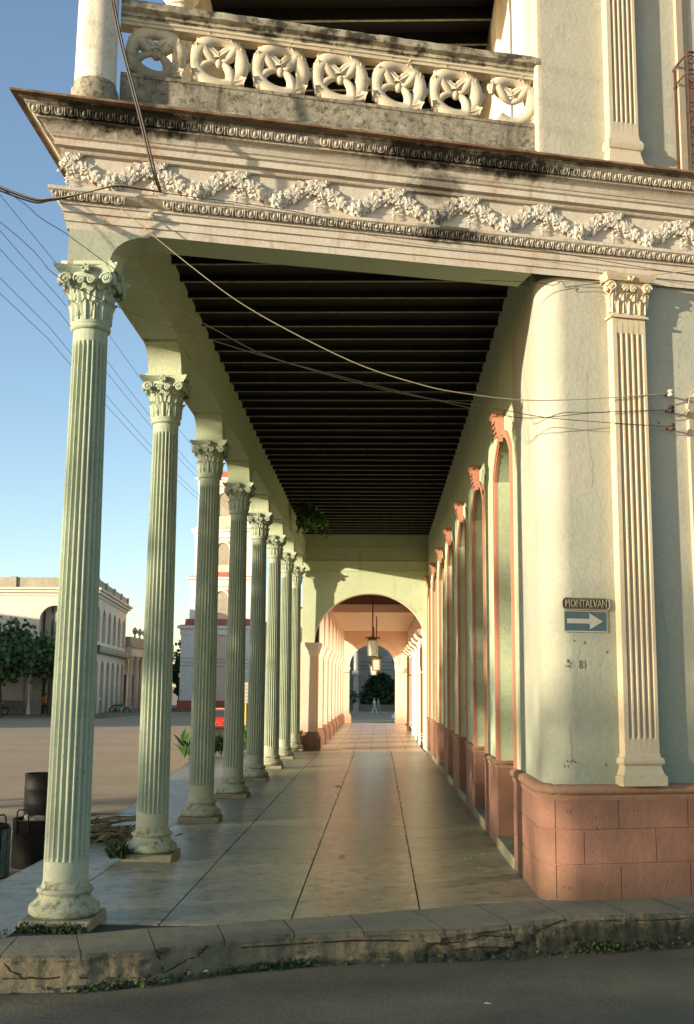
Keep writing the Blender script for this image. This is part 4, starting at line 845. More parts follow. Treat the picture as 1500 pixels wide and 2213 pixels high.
# right side: cream wall with hooded doors and white grilles
mb = MB(); mb.box(XW + .03, 41.86, -.02, XW + .25, 72.2, 6.6); mb.build('arcade_wall', m_peach, AB)
me_h = MB(); me_h.loft([[(XW + .05 - d, y, z) for d, z in ((0, 4.05), (.10, 4.1), (.16, 4.22), (.34, 4.32), (.40, 4.44), (.42, 4.5), (0, 4.56))] for y in (-1.15, 1.15)]); me_h = me_h.mesh('door_hood', m_peach, 20)
mb = MB(); mb.box(XW + .0, -.9, .1, XW + .04, .9, 4.0); me_dd = mb.mesh('door_leaf', mat('brown_door', (.22, .11, .05), bs=30))
for k in range(7):
    yc = 44.5 + 4.05 * k
    link('door_hood', me_h, AB, T(0, yc, 0)); link('door_leaf', me_dd, AB, T(0, yc, 0))
def grille(name, lab, y0, y1, z1, m_, x=XW - .17, nb=9):
    g = tag(link(name, None, None, Matrix.Translation((x, (y0 + y1) / 2, 0))), lab, 'gate', 'window grilles of the salmon arcade')
    for k in range(nb):
        y = y0 + (y1 - y0) * k / (nb - 1); mb_ = MB(); mb_.tube([(x, y, .02), (x, y, z1)], .022, 6); mb_.build('bar', m_, g)
    for z in (.35, 1.1, 2.0, 2.9, z1 - .15): mb_ = MB(); mb_.tube([(x, y0, z), (x, y1, z)], .018, 6); mb_.build('cross_bar', m_, g)
    for y in (y0, y1): 
        mb_ = MB(); mb_.tube([(x, y, .35), (XW + .05, y, .35)], .016, 5); mb_.tube([(x, y, 2.9), (XW + .05, y, 2.9)], .016, 5); mb_.build('wall_tie', m_, g)
    return g
grille('window_grille', 'tall white iron grille just behind the green end arch', 42.0, 43.4, 4.6, m_white, XW - .12, 5)
grille('window_grille', 'second white iron grille along the salmon arcade', 45.4, 47.6, 4.2, m_white, XW - .16)
grille('window_grille', 'third white iron grille along the salmon arcade', 49.5, 51.7, 4.0, m_white, XW - .18)
grille('window_grille', 'fourth white iron grille along the salmon arcade', 53.6, 55.8, 4.0, m_white, XW - .18)
grille('window_grille', 'dark iron grille far along the salmon arcade', 57.6, 61.2, 3.9, m_iron, XW - .3, 12)
grille('window_grille', 'last white iron grille before the far arch', 62.2, 64.4, 3.9, m_white, XW - .2)
# lanterns
def lantern(lab, x, y, zt, ztop, w, h, taper, zceil, m_g=m_glass):
    L_ = tag(link('hanging_lantern', None, None, Matrix.Translation((x, y, zt))), lab, 'lantern', 'lanterns of the salmon arcade')
    mb_ = MB(); mb_.tube([(x, y, ztop + .05), (x, y, zceil)], .03, 6); mb_.build('chain', m_iron, L_)
    A = R(38)
    def sq(w_, z): return [(x + w_ * math.cos(A + q * math.pi / 2), y + w_ * math.sin(A + q * math.pi / 2), z) for q in range(4)]
    for q in range(4):
        a, b = sq(w * taper, zt)[q], sq(w * taper, zt)[(q + 1) % 4]; c, d = sq(w, ztop)[(q + 1) % 4], sq(w, ztop)[q]
        mb_ = MB(); mb_.add([a, b, c, d], [(0, 1, 2, 3)]); mb_.build('pane', m_g, L_)
        mb_ = MB(); mb_.tube([a, d], .02, 5); mb_.tube([a, b], .02, 5); mb_.tube([d, c], .02, 5); mb_.build('frame_bar', m_brass, L_)
    mb_ = MB(); mb_.loft([sq(w * 1.06, ztop), sq(w * .9, ztop + .05), sq(.06, ztop + .16)]); mb_.build('cap', m_brass, L_)
    mb_ = MB(); mb_.tube([(x + w * 1.2 * math.cos(R(38 + 45) + t), y + w * 1.2 * math.sin(R(38 + 45) + t), ztop + .09) for t in [k * 2 * math.pi / 16 for k in range(16)]], .02, 5, 0, None, True); mb_.build('ring', m_iron, L_)
    return L_
lantern('nearest square glass lantern hanging under the arcade ceiling', -.27, 44, 3.46, 4.10, .24, .7, 1.0, 6.3)
lantern('middle lantern with brass frame, half hidden behind the nearest one', -.16, 57, 3.12, 3.66, .26, .8, .95, 5.83)
lantern('farthest tapered lantern hanging below the others', -.34, 67, 2.98, 3.50, .32, .7, .6, 5.83)
# ------------------------------------------------------------------ small things on the portico
def leaves_mesh(name, pts, size, m_, asp=2.2, jit=.4, up_=None):
    pts = np.asarray(pts, float); n = len(pts); d = rng.normal(size=(n, 3)); d /= np.linalg.norm(d, axis=1)[:, None]
    if up_ is not None: d = d * jit + np.asarray(up_); d /= np.linalg.norm(d, axis=1)[:, None]
    a = rng.normal(size=(n, 3)); b = np.cross(d, a); b /= np.linalg.norm(b, axis=1)[:, None]
    s_ = (size * rng.uniform(.6, 1.3, n))[:, None]; d = d * s_; b = b * s_ / asp
    v = np.stack([pts, pts + d * .5 + b, pts + d, pts + d * .5 - b], 1).reshape(-1, 3)
    f = [(4 * i, 4 * i + 1, 4 * i + 2, 4 * i + 3) for i in range(n)]
    me_ = bpy.data.meshes.new(name); me_.from_pydata(v.tolist(), [], f); me_.materials.append(m_); return me_
# weeds in the gutter and round the plinths: nobody could count them
pts = []
for k in range(5200):
    x = rng.uniform(-4.2, 4.2); dens = .06 + (1.0 if -2.75 < x < -.55 else 0) * (.6 + .5 * math.sin(x * 5)) + (.7 if x > .55 else 0) * max(.05, math.sin(x * 3.1 + 1) + .5 * math.sin(x * 9.7))
    if rng.uniform() < dens * .9: pts.append((x, fy(x) - abs(rng.normal(0, .05)) - .0, kz(x) + abs(rng.normal(0, .035)) + (.04 if x > 1.9 else 0)))
w = link('gutter_weeds', leaves_mesh('gutter_weeds', pts, .035, m_weed, 1.6)); w['kind'] = 'stuff'; w['label'] = 'low green weeds growing in the gutter under the kerb'; w['category'] = 'weeds'
pts = [(rng.uniform(-3.42, -2.74), 10.89 - abs(rng.normal(0, .025)) , abs(rng.normal(0, .03))) for k in range(420)] + [(-3.42 - rng.uniform(0, .35), 10.85 - rng.uniform(0, .3), abs(rng.normal(0, .02))) for k in range(90)]
w = link('plinth_weeds', leaves_mesh('plinth_weeds', pts, .026, m_weed, 1.5)); w['kind'] = 'stuff'; w['label'] = 'weeds along the foot of the nearest column plinth'; w['category'] = 'weeds'
pts = [(-3.42 + rng.normal(0, .05), 15.12 + rng.normal(0, .05), .03 + abs(rng.normal(0, .05))) for k in range(160)]
w = link('grass_tuft', leaves_mesh('grass_tuft', pts, .16, m_weed, 9, .8, (-.2, -.2, .9))); tag(w, 'grass tuft at the left foot of the second column', 'grass')
# fern hanging from the ceiling
pts = []; fd = []
FE = tag(link('hanging_fern', None, None, Matrix.Translation((-2.45, 34, 7.75))), 'green fern hanging from the ceiling near the far end of the beam', 'plant')
m_plant = mat('broad_leaf', (.07, .16, .04), (.10, .20, .05), 4, .7, bump=0, fine=0, rough=.5)
for k in range(28):
    a = rng.uniform(0, 6.28); L_ = rng.uniform(.4, .85); o = rng.uniform(.15, .6)
    for q in range(16):
        t = q / 15; pts.append((-2.25 + math.cos(a) * o * t + .2 * t, 34 + math.sin(a) * o * t, 7.74 - L_ * t ** 1.5))
link('fronds', leaves_mesh('fronds', pts, .2, m_plant, 3.5), FE)
mb = MB(); mb.ball((-2.42, 34, 7.76), (.16, .16, .08), 8, j=.2); mb.build('root_ball', m_bark, FE)
# dry palm fronds heaped left of the second column
DP = tag(link('dry_frond_heap', None, None, Matrix.Translation((-4.05, 17.2, 0))), 'heap of dry palm fronds lying on the pavement between the first two columns', 'branches')
for k in range(26):
    a = rng.uniform(-.45, .75); L_ = rng.uniform(.5, 1.15); z = rng.uniform(.03, .24); x0, y0 = -4.35 + rng.uniform(-.25, .25), 17.1 + rng.uniform(-.3, .4)
    p0 = Vector((x0 - .3 * math.cos(a), y0, z)); p1 = Vector((x0 + L_ * math.cos(a), y0 + L_ * math.sin(a) * .5, max(.02, z + rng.uniform(-.2, .22))))
    mid = (p0 + p1) / 2 + Vector((0, 0, rng.uniform(.0, .08)))
    mb = MB(); mb.tube([p0, mid, p1], [.014, .010, .003], 5); mb.build('dry_stem', m_dry, DP)
pts = [(-4.2 + rng.normal(0, .35), 17.15 + rng.normal(0, .25), abs(rng.normal(.06, .05))) for k in range(260)]
link('dry_leaflets', leaves_mesh('dry_leaflets', pts, .22, m_dry, 9, .6, (.9, .2, .15)), DP)['kind'] = 'stuff'
# litter bins on the plaza side
def drum(name, lab, x, y, r, h, m_, ribs=True, trash=True, z0=-.33, hoops=0):
    D_ = tag(link(name, None, None, Matrix.Translation((x, y, z0))), lab, 'bin'); Mx = Matrix.Translation((x, y, z0))
    pr = [(r * .97, 0), (r, .03)]
    if ribs:
        for q in (.33, .66): pr += [(r, h * q - .03), (r * 1.03, h * q - .01), (r * 1.03, h * q + .01), (r, h * q + .03)]
    pr += [(r, h - .03), (r * 1.03, h - .015), (r * 1.02, h), (r * .96, h), (r * .96, h - .12), (r * .3, h - .14)]
    mb_ = MB(); mb_.lathe(pr, 22, 0, Mx); mb_.build('body', m_, D_, 35)
    if trash:
        for q in range(9): a = rng.uniform(0, 6.28); u_ = rng.uniform(0, r * .75); mb_ = MB(); mb_.ball((u_ * math.cos(a), u_ * math.sin(a), h - .07 + rng.uniform(0, .07)), (rng.uniform(.05, .12), rng.uniform(.05, .12), rng.uniform(.03, .07)), 7, 0, Mx, .3); mb_.build('rubbish', m_trash, D_)
    for q in range(hoops):
        a = -1.9 + q * 1.25; cx_, cy_ = r * math.cos(a), r * math.sin(a); tx, ty = -math.sin(a) * .10, math.cos(a) * .10
        mb_ = MB(); mb_.tube([(cx_ - tx, cy_ - ty, h - .2), (cx_ - tx, cy_ - ty, h + .11), (cx_ - tx * .7, cy_ - ty * .7, h + .15), (cx_ + tx * .7, cy_ + ty * .7, h + .15), (cx_ + tx, cy_ + ty, h + .11), (cx_ + tx, cy_ + ty, h - .2)], .012, 5, 0, Mx); mb_.build('handle', m_black, D_)
    return D_
drum('steel_drum', 'tall dark rusty steel drum standing on the plaza behind the bins', -6.75, 22.7, .32, .86, m_black, True, False)
drum('rubbish_bin', 'black rubbish bin with wire handles beside the first column', -5.02, 16.75, .34, .68, m_black, False, True, -.33, 3)
SL = drum('slatted_bin', 'peeling blue green slatted bin at the left edge of the photo', -5.42, 15.75, .30, .70, m_black, False, True, -.33, 2)
for q in range(16):
    a = 2 * math.pi * q / 16; Mx = Matrix.Translation((-5.42, 15.75, -.33)) @ RZ(a); mb = MB(); mb.cbox(.305, -.047, .02, .33, .047, .66, .006, 0, Mx); mb.build('slat', m_bin, SL)
# litter: broken glass near the steps, leaves and paper
m_shard = mat('green_glass_shard', (.12, .2, .13), bump=0, fine=0, rough=.35, spec=.5)
pts = [(1.35 + rng.uniform(-.5, .36) * rng.uniform(0, 1), 15.9 + rng.normal(0, 1.1), .004) for k in range(200)]
w = link('broken_glass', leaves_mesh('broken_glass', pts, .013, m_shard, 1.3)); w['kind'] = 'stuff'; w['label'] = 'scattered broken glass on the floor by the first door step'; w['category'] = 'broken glass'
def dryleaf(lab, x, y, z, s_, m_=m_dry):
    mb_ = MB(); mb_.add([(x - s_, y, z + .004), (x - s_ * .2, y + s_ * .45, z + .02), (x + s_, y + .01, z + .012), (x - s_ * .1, y - s_ * .4, z + .015), (x, y, z + .003)], [(0, 4, 1), (4, 2, 1), (0, 3, 4), (3, 2, 4)]); tag(mb_.build('dry_leaf', m_), lab, 'leaf')
dryleaf('dry curled leaf on the floor near the middle joint', -.93, 26.5, 0, .12); dryleaf('small dry leaf lying on the nearest floor slabs', -.5, 15.8, 0, .05)
dryleaf('pale leaf lying on the asphalt below the kerb', .9, 9.75, -.29, .045, m_swhite); dryleaf('brown leaf lying on the asphalt at the lower middle', 1.55, 9.1, -.285, .05); dryleaf('dry leaf on the asphalt at the lower right edge', 2.52, 9.3, -.28, .06)
dryleaf('white paper scrap on the plaza behind the second column', -7.8, 32, -.33, .08, m_swhite); dryleaf('second white scrap on the plaza left of the third column', -8.5, 33, -.33, .07, m_swhite)
dryleaf('white scrap in the gutter weeds', -1.55, 10.5, -.25, .03, m_swhite); dryleaf('orange leaf at the gutter edge', .05, 11.0, -.30, .03, m_dry)
# leafy plants in a bed beyond the third column
def plant(lab, x, y, z, n, h):
    P_ = tag(link('leafy_plant', None, None, Matrix.Translation((x, y, z))), lab, 'plant', 'leafy plants beside the pavement')
    mb_ = MB()
    for k in range(n):
        a = rng.uniform(0, 6.28); L_ = h * rng.uniform(.5, .9); b = (x + rng.uniform(-.25, .25), y + rng.uniform(-.2, .2), z + h * rng.uniform(.05, .55))
        w_ = L_ * .17; d = Vector((math.cos(a) * .6, math.sin(a) * .6, .9)).normalized(); sd = d.cross(Vector((0, 0, 1))).normalized() * w_
        b = Vector(b); m_1 = b + d * L_ * .45; e = b + d * L_ + Vector((math.cos(a), math.sin(a), -.8)) * L_ * .15
        mb_.add([b, m_1 + sd, e, m_1 - sd, m_1 - Vector((0, 0, w_ * .4))], [(0, 4, 1), (1, 4, 2), (2, 4, 3), (3, 4, 0)])
    mb_.build('leaves', m_plant, P_); mb_ = MB(); mb_.tube([(x, y, z), (x + .03, y, z + h * .6)], .03, 5); mb_.build('stem', m_bark, P_)
m_plant = mat('broad_leaf', (.05, .12, .03), (.08, .16, .04), 4, .7, bump=0, fine=0, rough=.5)
plant('leafy plant left of the third column at the kerb', -6.02, 36, -.05, 26, .85); plant('leafy plant between the third and fourth columns', -5.15, 37, 0, 50, .75); plant('leafy plant just left of the fifth column', -4.6, 40.2, 0, 40, .9); plant('low leafy plant between third and fourth columns, behind', -5.6, 38.5, 0, 30, .6)
mb = MB(); mb.tube([(-6.5, 55, -.33), (-6.5, 55, 1.55)], .045, 8); PS = tag(link('post_sign', None, None, Matrix.Translation((-6.5, 55, -.33))), 'thin yellow post carrying a small white sign board', 'sign'); mb.build('post', m_yellow, PS)
mb = MB(); mb.box(-6.75, 54.93, 1.45, -6.2, 54.96, 2.45); mb.build('board', m_swhite, PS)
mb = MB()
for q in range(5): mb.box(-6.7, 54.91, 1.58 + q * .17, -6.28, 54.925, 1.64 + q * .17)
mb.build('board_lines', m_grey, PS)

# ------------------------------------------------------------------ trees
def tree(name, lab, x, y, z0, h, cr, ch, n, size, m_=m_leaf, group=None, trunk=.22, clump=.28, lean=0, seed=1, nc=34):
    rg = np.random.default_rng(seed); T_ = tag(link(name, None, None, Matrix.Translation((x, y, z0))), lab, 'tree', group)
    cz = z0 + h - ch * .5; cs = []
    while len(cs) < nc:
        q = rg.uniform(-1, 1, 3); r_ = np.linalg.norm(q)
        if .35 < r_ < 1 or (r_ < 1 and rg.uniform() < .3): cs.append((x + lean + q[0] * cr, y + q[1] * cr, cz + q[2] * ch * .5))
    mb_ = MB(); th = cz - ch * .42
    mb_.tube([(x, y, z0 - .1), (x + lean * .2, y, z0 + (th - z0) * .5), (x + lean * .6, y, th)], [trunk, trunk * .8, trunk * .7], 8)
    for c in cs[:14]:
        m1 = Vector((x + lean * .6, y, th)) * .45 + Vector(c) * .55 + Vector((0, 0, -.25)); mb_.tube([(x + lean * .6, y, th - .1), m1, c], [trunk * .5, trunk * .28, trunk * .08], 5)
    mb_.build('trunk', m_bark, T_, 50)
    pp = []
    for c in cs:
        k = int(n / nc * rg.uniform(.5, 1.5)); rr_ = cr * clump * rg.uniform(.7, 1.4); q = rg.normal(size=(k, 3)) * np.array([rr_, rr_, rr_ * .65]) * .62; pp.append(np.array(c) + q)
    link('crown', leaves_mesh('crown', np.concatenate(pp), size, m_, 1.9), T_); return T_
tree('plaza_tree', 'broad dark green tree in front of the old plaza building at the left edge', -29.8, 88, -.33, 6.9, 4.0, 3.9, 4200, .42, m_leaf, None, .26, .22, -.3, 3, 44)
tree('plaza_tree', 'smaller tree with a straight trunk behind the man in orange', -26.3, 89.5, -.33, 5.6, 1.7, 2.6, 1000, .38, m_leaf, None, .22, .3, 0, 5, 20)
tree('slim_tree', 'slim dusty tree standing beside the church tower corner', -21.2, 119, -.33, 7.5, .7, 6, 700, .4, m_leaf, None, .12, .5, 0, 8, 16)
# trees of the park outside the picture on the left; their shade falls on the portico
tree('park_tree', 'park tree left of the picture, shading the near portico columns', -27.5, 4.2, -.33, 11.5, 3.4, 8.5, 2500, .42, m_leaf, 'park trees west of the portico', .3, .26, 0, 11, 40)
tree('park_tree', 'tall park tree further up the street outside the picture', -27.0, 9.0, -.33, 11.0, 3.6, 8, 1900, .42, m_leaf, 'park trees west of the portico', .3, .26, 0, 12, 40)
tree('park_tree', 'spreading park tree shading the middle columns from outside the picture', -26.5, 13.2, -.33, 9.5, 3.0, 6.5, 1500, .42, m_leaf, 'park trees west of the portico', .3, .26, 0, 13, 40)
tree('park_tree', 'loose tall park tree far west of the street corner, outside the picture', -44.0, -22.0, -.33, 13.5, 4.6, 10.5, 1300, .42, m_leaf, 'park trees west of the portico', .3, .3, 0, 15, 44)
tree('park_tree', 'second loose park tree far west of the street corner, outside the picture', -46.0, -14.5, -.33, 13.0, 4.4, 10, 1250, .42, m_leaf, 'park trees west of the portico', .3, .3, 0, 16, 44)
# ------------------------------------------------------------------ buildings round the plaza
def arcade_face(mb_, p0, p1, z0, z1, n, zsp, rise, sill=None, wfrac=.66, depth=.5, mi=0, mid=1, nrm=None):
    """wall between plan points p0 and p1 with n arched openings set back by depth"""
    p0, p1 = Vector((*p0, 0)), Vector((*p1, 0)); d = p1 - p0; L_ = d.length; u = d / L_; nr = Vector(nrm) if nrm else Vector((u.y, -u.x, 0)); b = L_ / n
    P = lambda s_, z, dp=0: tuple(p0 + u * s_ + Vector((0, 0, z)) - nr * dp)
    zs_ = sill if sill is not None else z0
    for k in range(n):
        a0, a1 = k * b, (k + 1) * b; w = b * wfrac / 2; c = (a0 + a1) / 2; N_ = 10
        xs_ = [c - w * math.cos(math.pi * i / N_) for i in range(N_ + 1)]; zz = [zsp + rise * math.sin(math.pi * i / N_) for i in range(N_ + 1)]
        mb_.loft([[P(s_, z) for s_, z in zip(xs_, zz)], [P(s_, z1) for s_ in xs_]], False, False, mi)
        mb_.loft([[P(s_, z) for s_, z in zip(xs_, zz)], [P(s_, z, depth) for s_, z in zip(xs_, zz)]], False, False, mi)
        for s_a, s_b in ((a0, c - w), (c + w, a1)): mb_.add([P(s_a, z0), P(s_b, z0), P(s_b, z1), P(s_a, z1)], [(0, 1, 2, 3)], mi)
        for s_ in (c - w, c + w): mb_.add([P(s_, zs_), P(s_, zs_, depth), P(s_, zsp, depth), P(s_, zsp)], [(0, 1, 2, 3)], mi)
        if sill is not None: mb_.add([P(c - w, z0), P(c + w, z0), P(c + w, zs_), P(c - w, zs_)], [(0, 1, 2, 3)], mi); mb_.add([P(c - w, zs_), P(c + w, zs_), P(c + w, zs_, depth), P(c - w, zs_, depth)], [(0, 1, 2, 3)], mi)
G = -.33
OB = thing('old_plaza_building', 'two storey weathered cream building with arches across the plaza at the left', 'building', (-27, 95, G))
FC = (-23.6, 92.2); FB = (-26.2, 115)
mb = MB(); arcade_face(mb, FC, FB, G, 4.9, 6, 3.2, 1.15, wfrac=.6, depth=1.2, nrm=(.993, .113, 0)); arcade_face(mb, FC, FB, 5.5, 9.75, 6, 7.6, 1.2, 5.9, wfrac=.6, depth=1.0, nrm=(.993, .113, 0))
mb.build('side_wall', m_old, OB)
mb = MB(); mb.add([(FC[0] - 2.2, FC[1] + .3, G), (FB[0] - 2.2, FB[1], G), (FB[0] - 2.2, FB[1], 10), (FC[0] - 2.2, FC[1] + .3, 10)], [(0, 1, 2, 3)]); mb.build('inner_wall', m_olds, OB)
mb = MB(); FL = (-48, 92.2)
def fp_(x, z, d=0): return (x, 92.2 + d, z)
AO = (-27.0, 1.25)       # big arched balcony opening
n = 14; xs_ = [AO[0] - AO[1] * math.cos(math.pi * i / n) for i in range(n + 1)]; zz = [7.6 + 1.15 * math.sin(math.pi * i / n) for i in range(n + 1)]
mb.loft([[fp_(x, z) for x, z in zip(xs_, zz)], [fp_(x, 9.75) for x in xs_]], False, False); mb.loft([[fp_(x, z) for x, z in zip(xs_, zz)], [fp_(x, z, .6) for x, z in zip(xs_, zz)]], False, False)
for a, b in ((-48, AO[0] - AO[1]), (AO[0] + AO[1], FC[0])): mb.add([fp_(a, G), fp_(b, G), fp_(b, 9.75), fp_(a, 9.75)], [(0, 1, 2, 3)])
mb.add([fp_(AO[0] - AO[1], G), fp_(AO[0] + AO[1], G), fp_(AO[0] + AO[1], 4.0), fp_(AO[0] - AO[1], 4.0)], [(0, 1, 2, 3)])
for x in (AO[0] - AO[1], AO[0] + AO[1]): mb.add([fp_(x, 4.0), fp_(x, 4.0, .6), fp_(x, 7.6, .6), fp_(x, 7.6)], [(0, 1, 2, 3)])
mb.build('front_wall', m_old, OB)
mb = MB(); mb.box(AO[0] - 1.3, 92.75, 4, AO[0] + 1.3, 92.8, 8.9); ow = mb.build('balcony_window', m_olds, OB)
for x in (-28.0, -27.3, -26.45): mb = MB(); mb.box(x - .07, 92.66, 4, x + .07, 92.76, 8.6); mb.build('window_mullion', m_shade, ow)
mb = MB()
for z0, z1, d in ((9.55, 9.8, .12), (9.8, 10.05, .35), (10.05, 10.22, .55)):
    mb.loft([[(-48, 92.2 - d, z0), (-48, 92.2 - d, z1)], [(FC[0] + d, 92.2 - d, z0), (FC[0] + d, 92.2 - d, z1)], [(FB[0] + d, FB[1] + d, z0), (FB[0] + d, FB[1] + d, z1)], [(FB[0] - 6, FB[1] + d, z0), (FB[0] - 6, FB[1] + d, z1)]], False, False)
    mb.add([(-48, 92.2 - d, z0), (FC[0] + d, 92.2 - d, z0), (FB[0] + d, FB[1] + d, z0), (FB[0] - 6, FB[1], z0), (-48, 115, z0)], [(0, 1, 2, 3, 4)])
mb.build('cornice', m_old, OB)
mb = MB(); mb.loft([[(-48, 92.3, z), (FC[0], 92.3, z), (FB[0], FB[1], z), (-48, FB[1], z)] for z in (10.2, 11.1)]); par = mb.build('parapet', m_olds, OB)
for x, y in [(-35.5, 92.25), (-30.5, 92.25), (-26.2, 92.25), (FC[0], 92.3)] + [(FC[0] + (FB[0] - FC[0]) * k / 4, FC[1] + (FB[1] - FC[1]) * k / 4) for k in (1, 2, 3, 4)]: mb = MB(); mb.box(x - .4, y - .12, 10.22, x + .14, y + .4, 11.16); mb.build('parapet_pier', m_olds, par)
mb = MB(); mb.loft([[(FC[0] + d, FC[1], z), (FB[0] + d, FB[1], z)] for d, z in ((0, 4.85), (.5, 4.95), (.55, 5.15), (.5, 5.5), (0, 5.52))], False, False); bl = mb.build('balcony_slab', m_olds, OB)
mb = MB(); mb.box(-29.3, 92.1, G, -29.1, 92.2, 3.2); mb.build('door_frame', m_olds, OB)
for x0 in (-27.8,): mb = MB(); mb.box(x0 - .75, 92.12, G, x0 + .75, 92.19, 3.1); d_ = mb.build('door', m_olds, OB); mb = MB(); mb.box(x0 + .1, 92.06, G, x0 + .3, 92.11, 3.0); mb.build('door_gap', m_shade, d_)
mb = MB(); mb.tube([(-28.75, 91.9, G), (-28.75, 91.9, 5)], .07, 6); mb.lathe([(.22, 0), (.16, .7), (.08, 1.2)], 8, 0, Matrix.Translation((-28.75, 91.9, G))); mb.build('downpipe', m_churchw, OB)
# low colonnaded house further along
LH = thing('colonnaded_house', 'low grey colonnaded house with urn finials beyond the arched building', 'building', (-27, 121, G))
mb = MB(); mb.box(-30, 115.3, 5.2, -25.6, 140, 6.1); mb.box(-30, 115.3, G, -28.6, 140, 5.2); mb.build('wall', m_old, LH)
mb = MB(); mb.box(-30, 115.3, 6.1, -25.5, 140, 6.35); mb.box(-30, 115.4, 6.35, -25.75, 140, 7.2); mb.build('parapet', m_olds, LH)
mb = MB(); mb.lathe([(.36, 0), (.36, .25), (.26, .4), (.21, 4.9), (.34, 5.2), (.34, 5.54)], 10); me_lc = mb.mesh('column', m_old, 40)
mb = MB(); mb.lathe([(.1, 0), (.12, .15), (.06, .25), (.24, .5), (.3, .7), (.2, .9), (.05, 1.1)], 8); me_fin = mb.mesh('finial', m_olds, 40)
for k in range(7): link('column', me_lc, LH, T(-25.9, 116.5 + 2.6 * k, G)); link('finial', me_fin, LH, T(-25.9, 118 + 2.4 * k, 7.2))
for k in range(4): mb = MB(); mb.box(-28.62, 117 + 4 * k, G + .3, -28.55, 118.4 + 4 * k, 3.4); mb.build('door', m_shade, LH)
# church
CH = thing('church', 'apricot and white church with stepped bell tower and red tile bands', 'church', (-16, 115, G))
cx0, cx1, cy = -20.3, -12.4, 114.5
def tier(i0, z0, z1, ins, wins=True):
    x0, x1, y0, y1 = cx0 + ins, cx1 - ins, cy + ins, cy + 8 - ins; w = x1 - x0
    mb_ = MB(); mb_.box(x0, y0, z0, x1, y1, z1); t_ = mb_.build('tower_stage', m_church, CH)
    for a, b in ((x0 - .06, x0 + w * .17), (x1 - w * .17, x1 + .06)): mb_ = MB(); mb_.box(a, y0 - .10, z0, b, y0 + .3, z1 - .3); mb_.build('corner_pilaster', m_churchw, t_)
    mb_ = MB(); mb_.box(x0 - .15, y0 - .18, z1 - .9, x1 + .15, y1 + .15, z1 - .25); mb_.box(x0 - .42, y0 - .42, z1 - .25, x1 + .42, y1 + .4, z1); mb_.build('stage_cornice', m_churchw, t_)
    mb_ = MB(); mb_.loft([[(x0 - d, y0 - d, z), (x1 + d, y0 - d, z), (x1 + d, y1 + d, z), (x0 - d, y1 + d, z)] for d, z in ((.40, z1 + .003), (.1, z1 + .12), (-.25, z1 + .15), (-.32, z1 + .75))]); mb_.build('tile_band', m_redband, t_)
    if wins:
        c = (x0 + x1) / 2; zc = z0 + (z1 - z0) * .25; hw = .75; N_ = 12; zt = z0 + (z1 - z0) * .58
        pts_ = [(c - hw, y0 - .06, zc)] + [(c - hw * math.cos(math.pi * i / N_), y0 - .06, zt + hw * math.sin(math.pi * i / N_)) for i in range(N_ + 1)] + [(c + hw, y0 - .06, zc)]
        mb_ = MB(); mb_.poly(pts_, (0, .04, 0)); wn_ = mb_.build('belfry_window', m_olds, t_)
        mb_ = MB(); mb_.tube([(p[0], p[1] - .02, p[2]) for p in pts_], .13, 6); mb_.build('window_frame', m_churchw, wn_)
        for sx in (-1, 1): mb_ = MB(); mb_.tube([(c + sx * w * .29, y0 - .03, z0 + .4), (c + sx * w * .29, y0 - .03, z1 - 1.1)], .06, 5); mb_.build('red_line', m_redband, t_)
tier(0, G, 8.3, 0, False); tier(1, 8.4, 13.4, .7); tier(2, 13.5, 18.5, 1.0); tier(3, 18.6, 24, 1.2)
mb = MB(); mb.box(cx0 - .25, cy - .25, G, cx1 + 5.2, cy + 8.2, .75); mb.build('plinth_band', m_redband, CH)
mb = MB(); mb.box(cx0 + 1.6, cy - .03, 1.3, cx1 - 1.4, cy + .1, 6.8); mb.build('wall_panel', m_church, CH)
for a, b, c_, d in ((cx0 - .02, cx0 + 1.5, .75, 7.4), (cx1 - 1.3, cx1 + .02, .75, 7.4)): mb = MB(); mb.box(a, cy - .12, c_, b, cy + .1, d); mb.build('corner_pilaster', m_churchw, CH)
mb = MB(); mb.poly([(cx1, cy + .5, G), (cx1 + 5, cy + .5, G), (cx1 + 5, cy + .5, 10.6), (cx1, cy + .5, 8.2)], (0, 40, 0)); mb.build('nave', m_church, CH)
mb = MB(); mb.poly([(cx1 + 5.3, cy + .3, 10.8), (cx1 - .2, cy + .3, 8.2), (cx1 - .2, cy + .3, 8.6), (cx1 + 5.3, cy + .3, 11.3)], (0, 40, 0)); mb.build('nave_roof', m_churchw, CH)
for q in range(3): cable('%s wire strung in front of the church base' % ('upper', 'middle', 'lower')[q], [(-22, 108, 4.2 + .35 * q), (-10, 108, 4.0 + .35 * q), (4, 108, 3.9 + .35 * q)], .02, m_cable, 3)
SLp = tag(link('street_lamp', None, None, Matrix.Translation((-8.5, 70, G))), 'street lamp with a white globe head in front of the church tower', 'street lamp')
mb = MB(); mb.tube([(-7.6, 70, G), (-7.6, 70, 9.6), (-7.9, 70, 11.2), (-9.0, 70, 11.75), (-11.0, 70, 12.05)], .06, 6); mb.build('arm', m_churchw, SLp, 50)
mb = MB(); mb.ball((-11.4, 70, 12.0), (.6, .3, .24), 10); mb.build('head', m_churchw, SLp, 60)
# pavement and kerb in front of the far buildings
mb = MB(); mb.box(-48, 88.2, G - .1, -21.2, 92.2, G + .15); mb.box(-25.6, 92, G - .1, -21.2, 140, G + .16); setting(mb.build('far_pavement', m_kerb))
mb = MB(); mb.box(-21.1, 111.5, G - .1, -6.4, 114.2, G + .14); setting(mb.build('church_pavement', m_kerb))
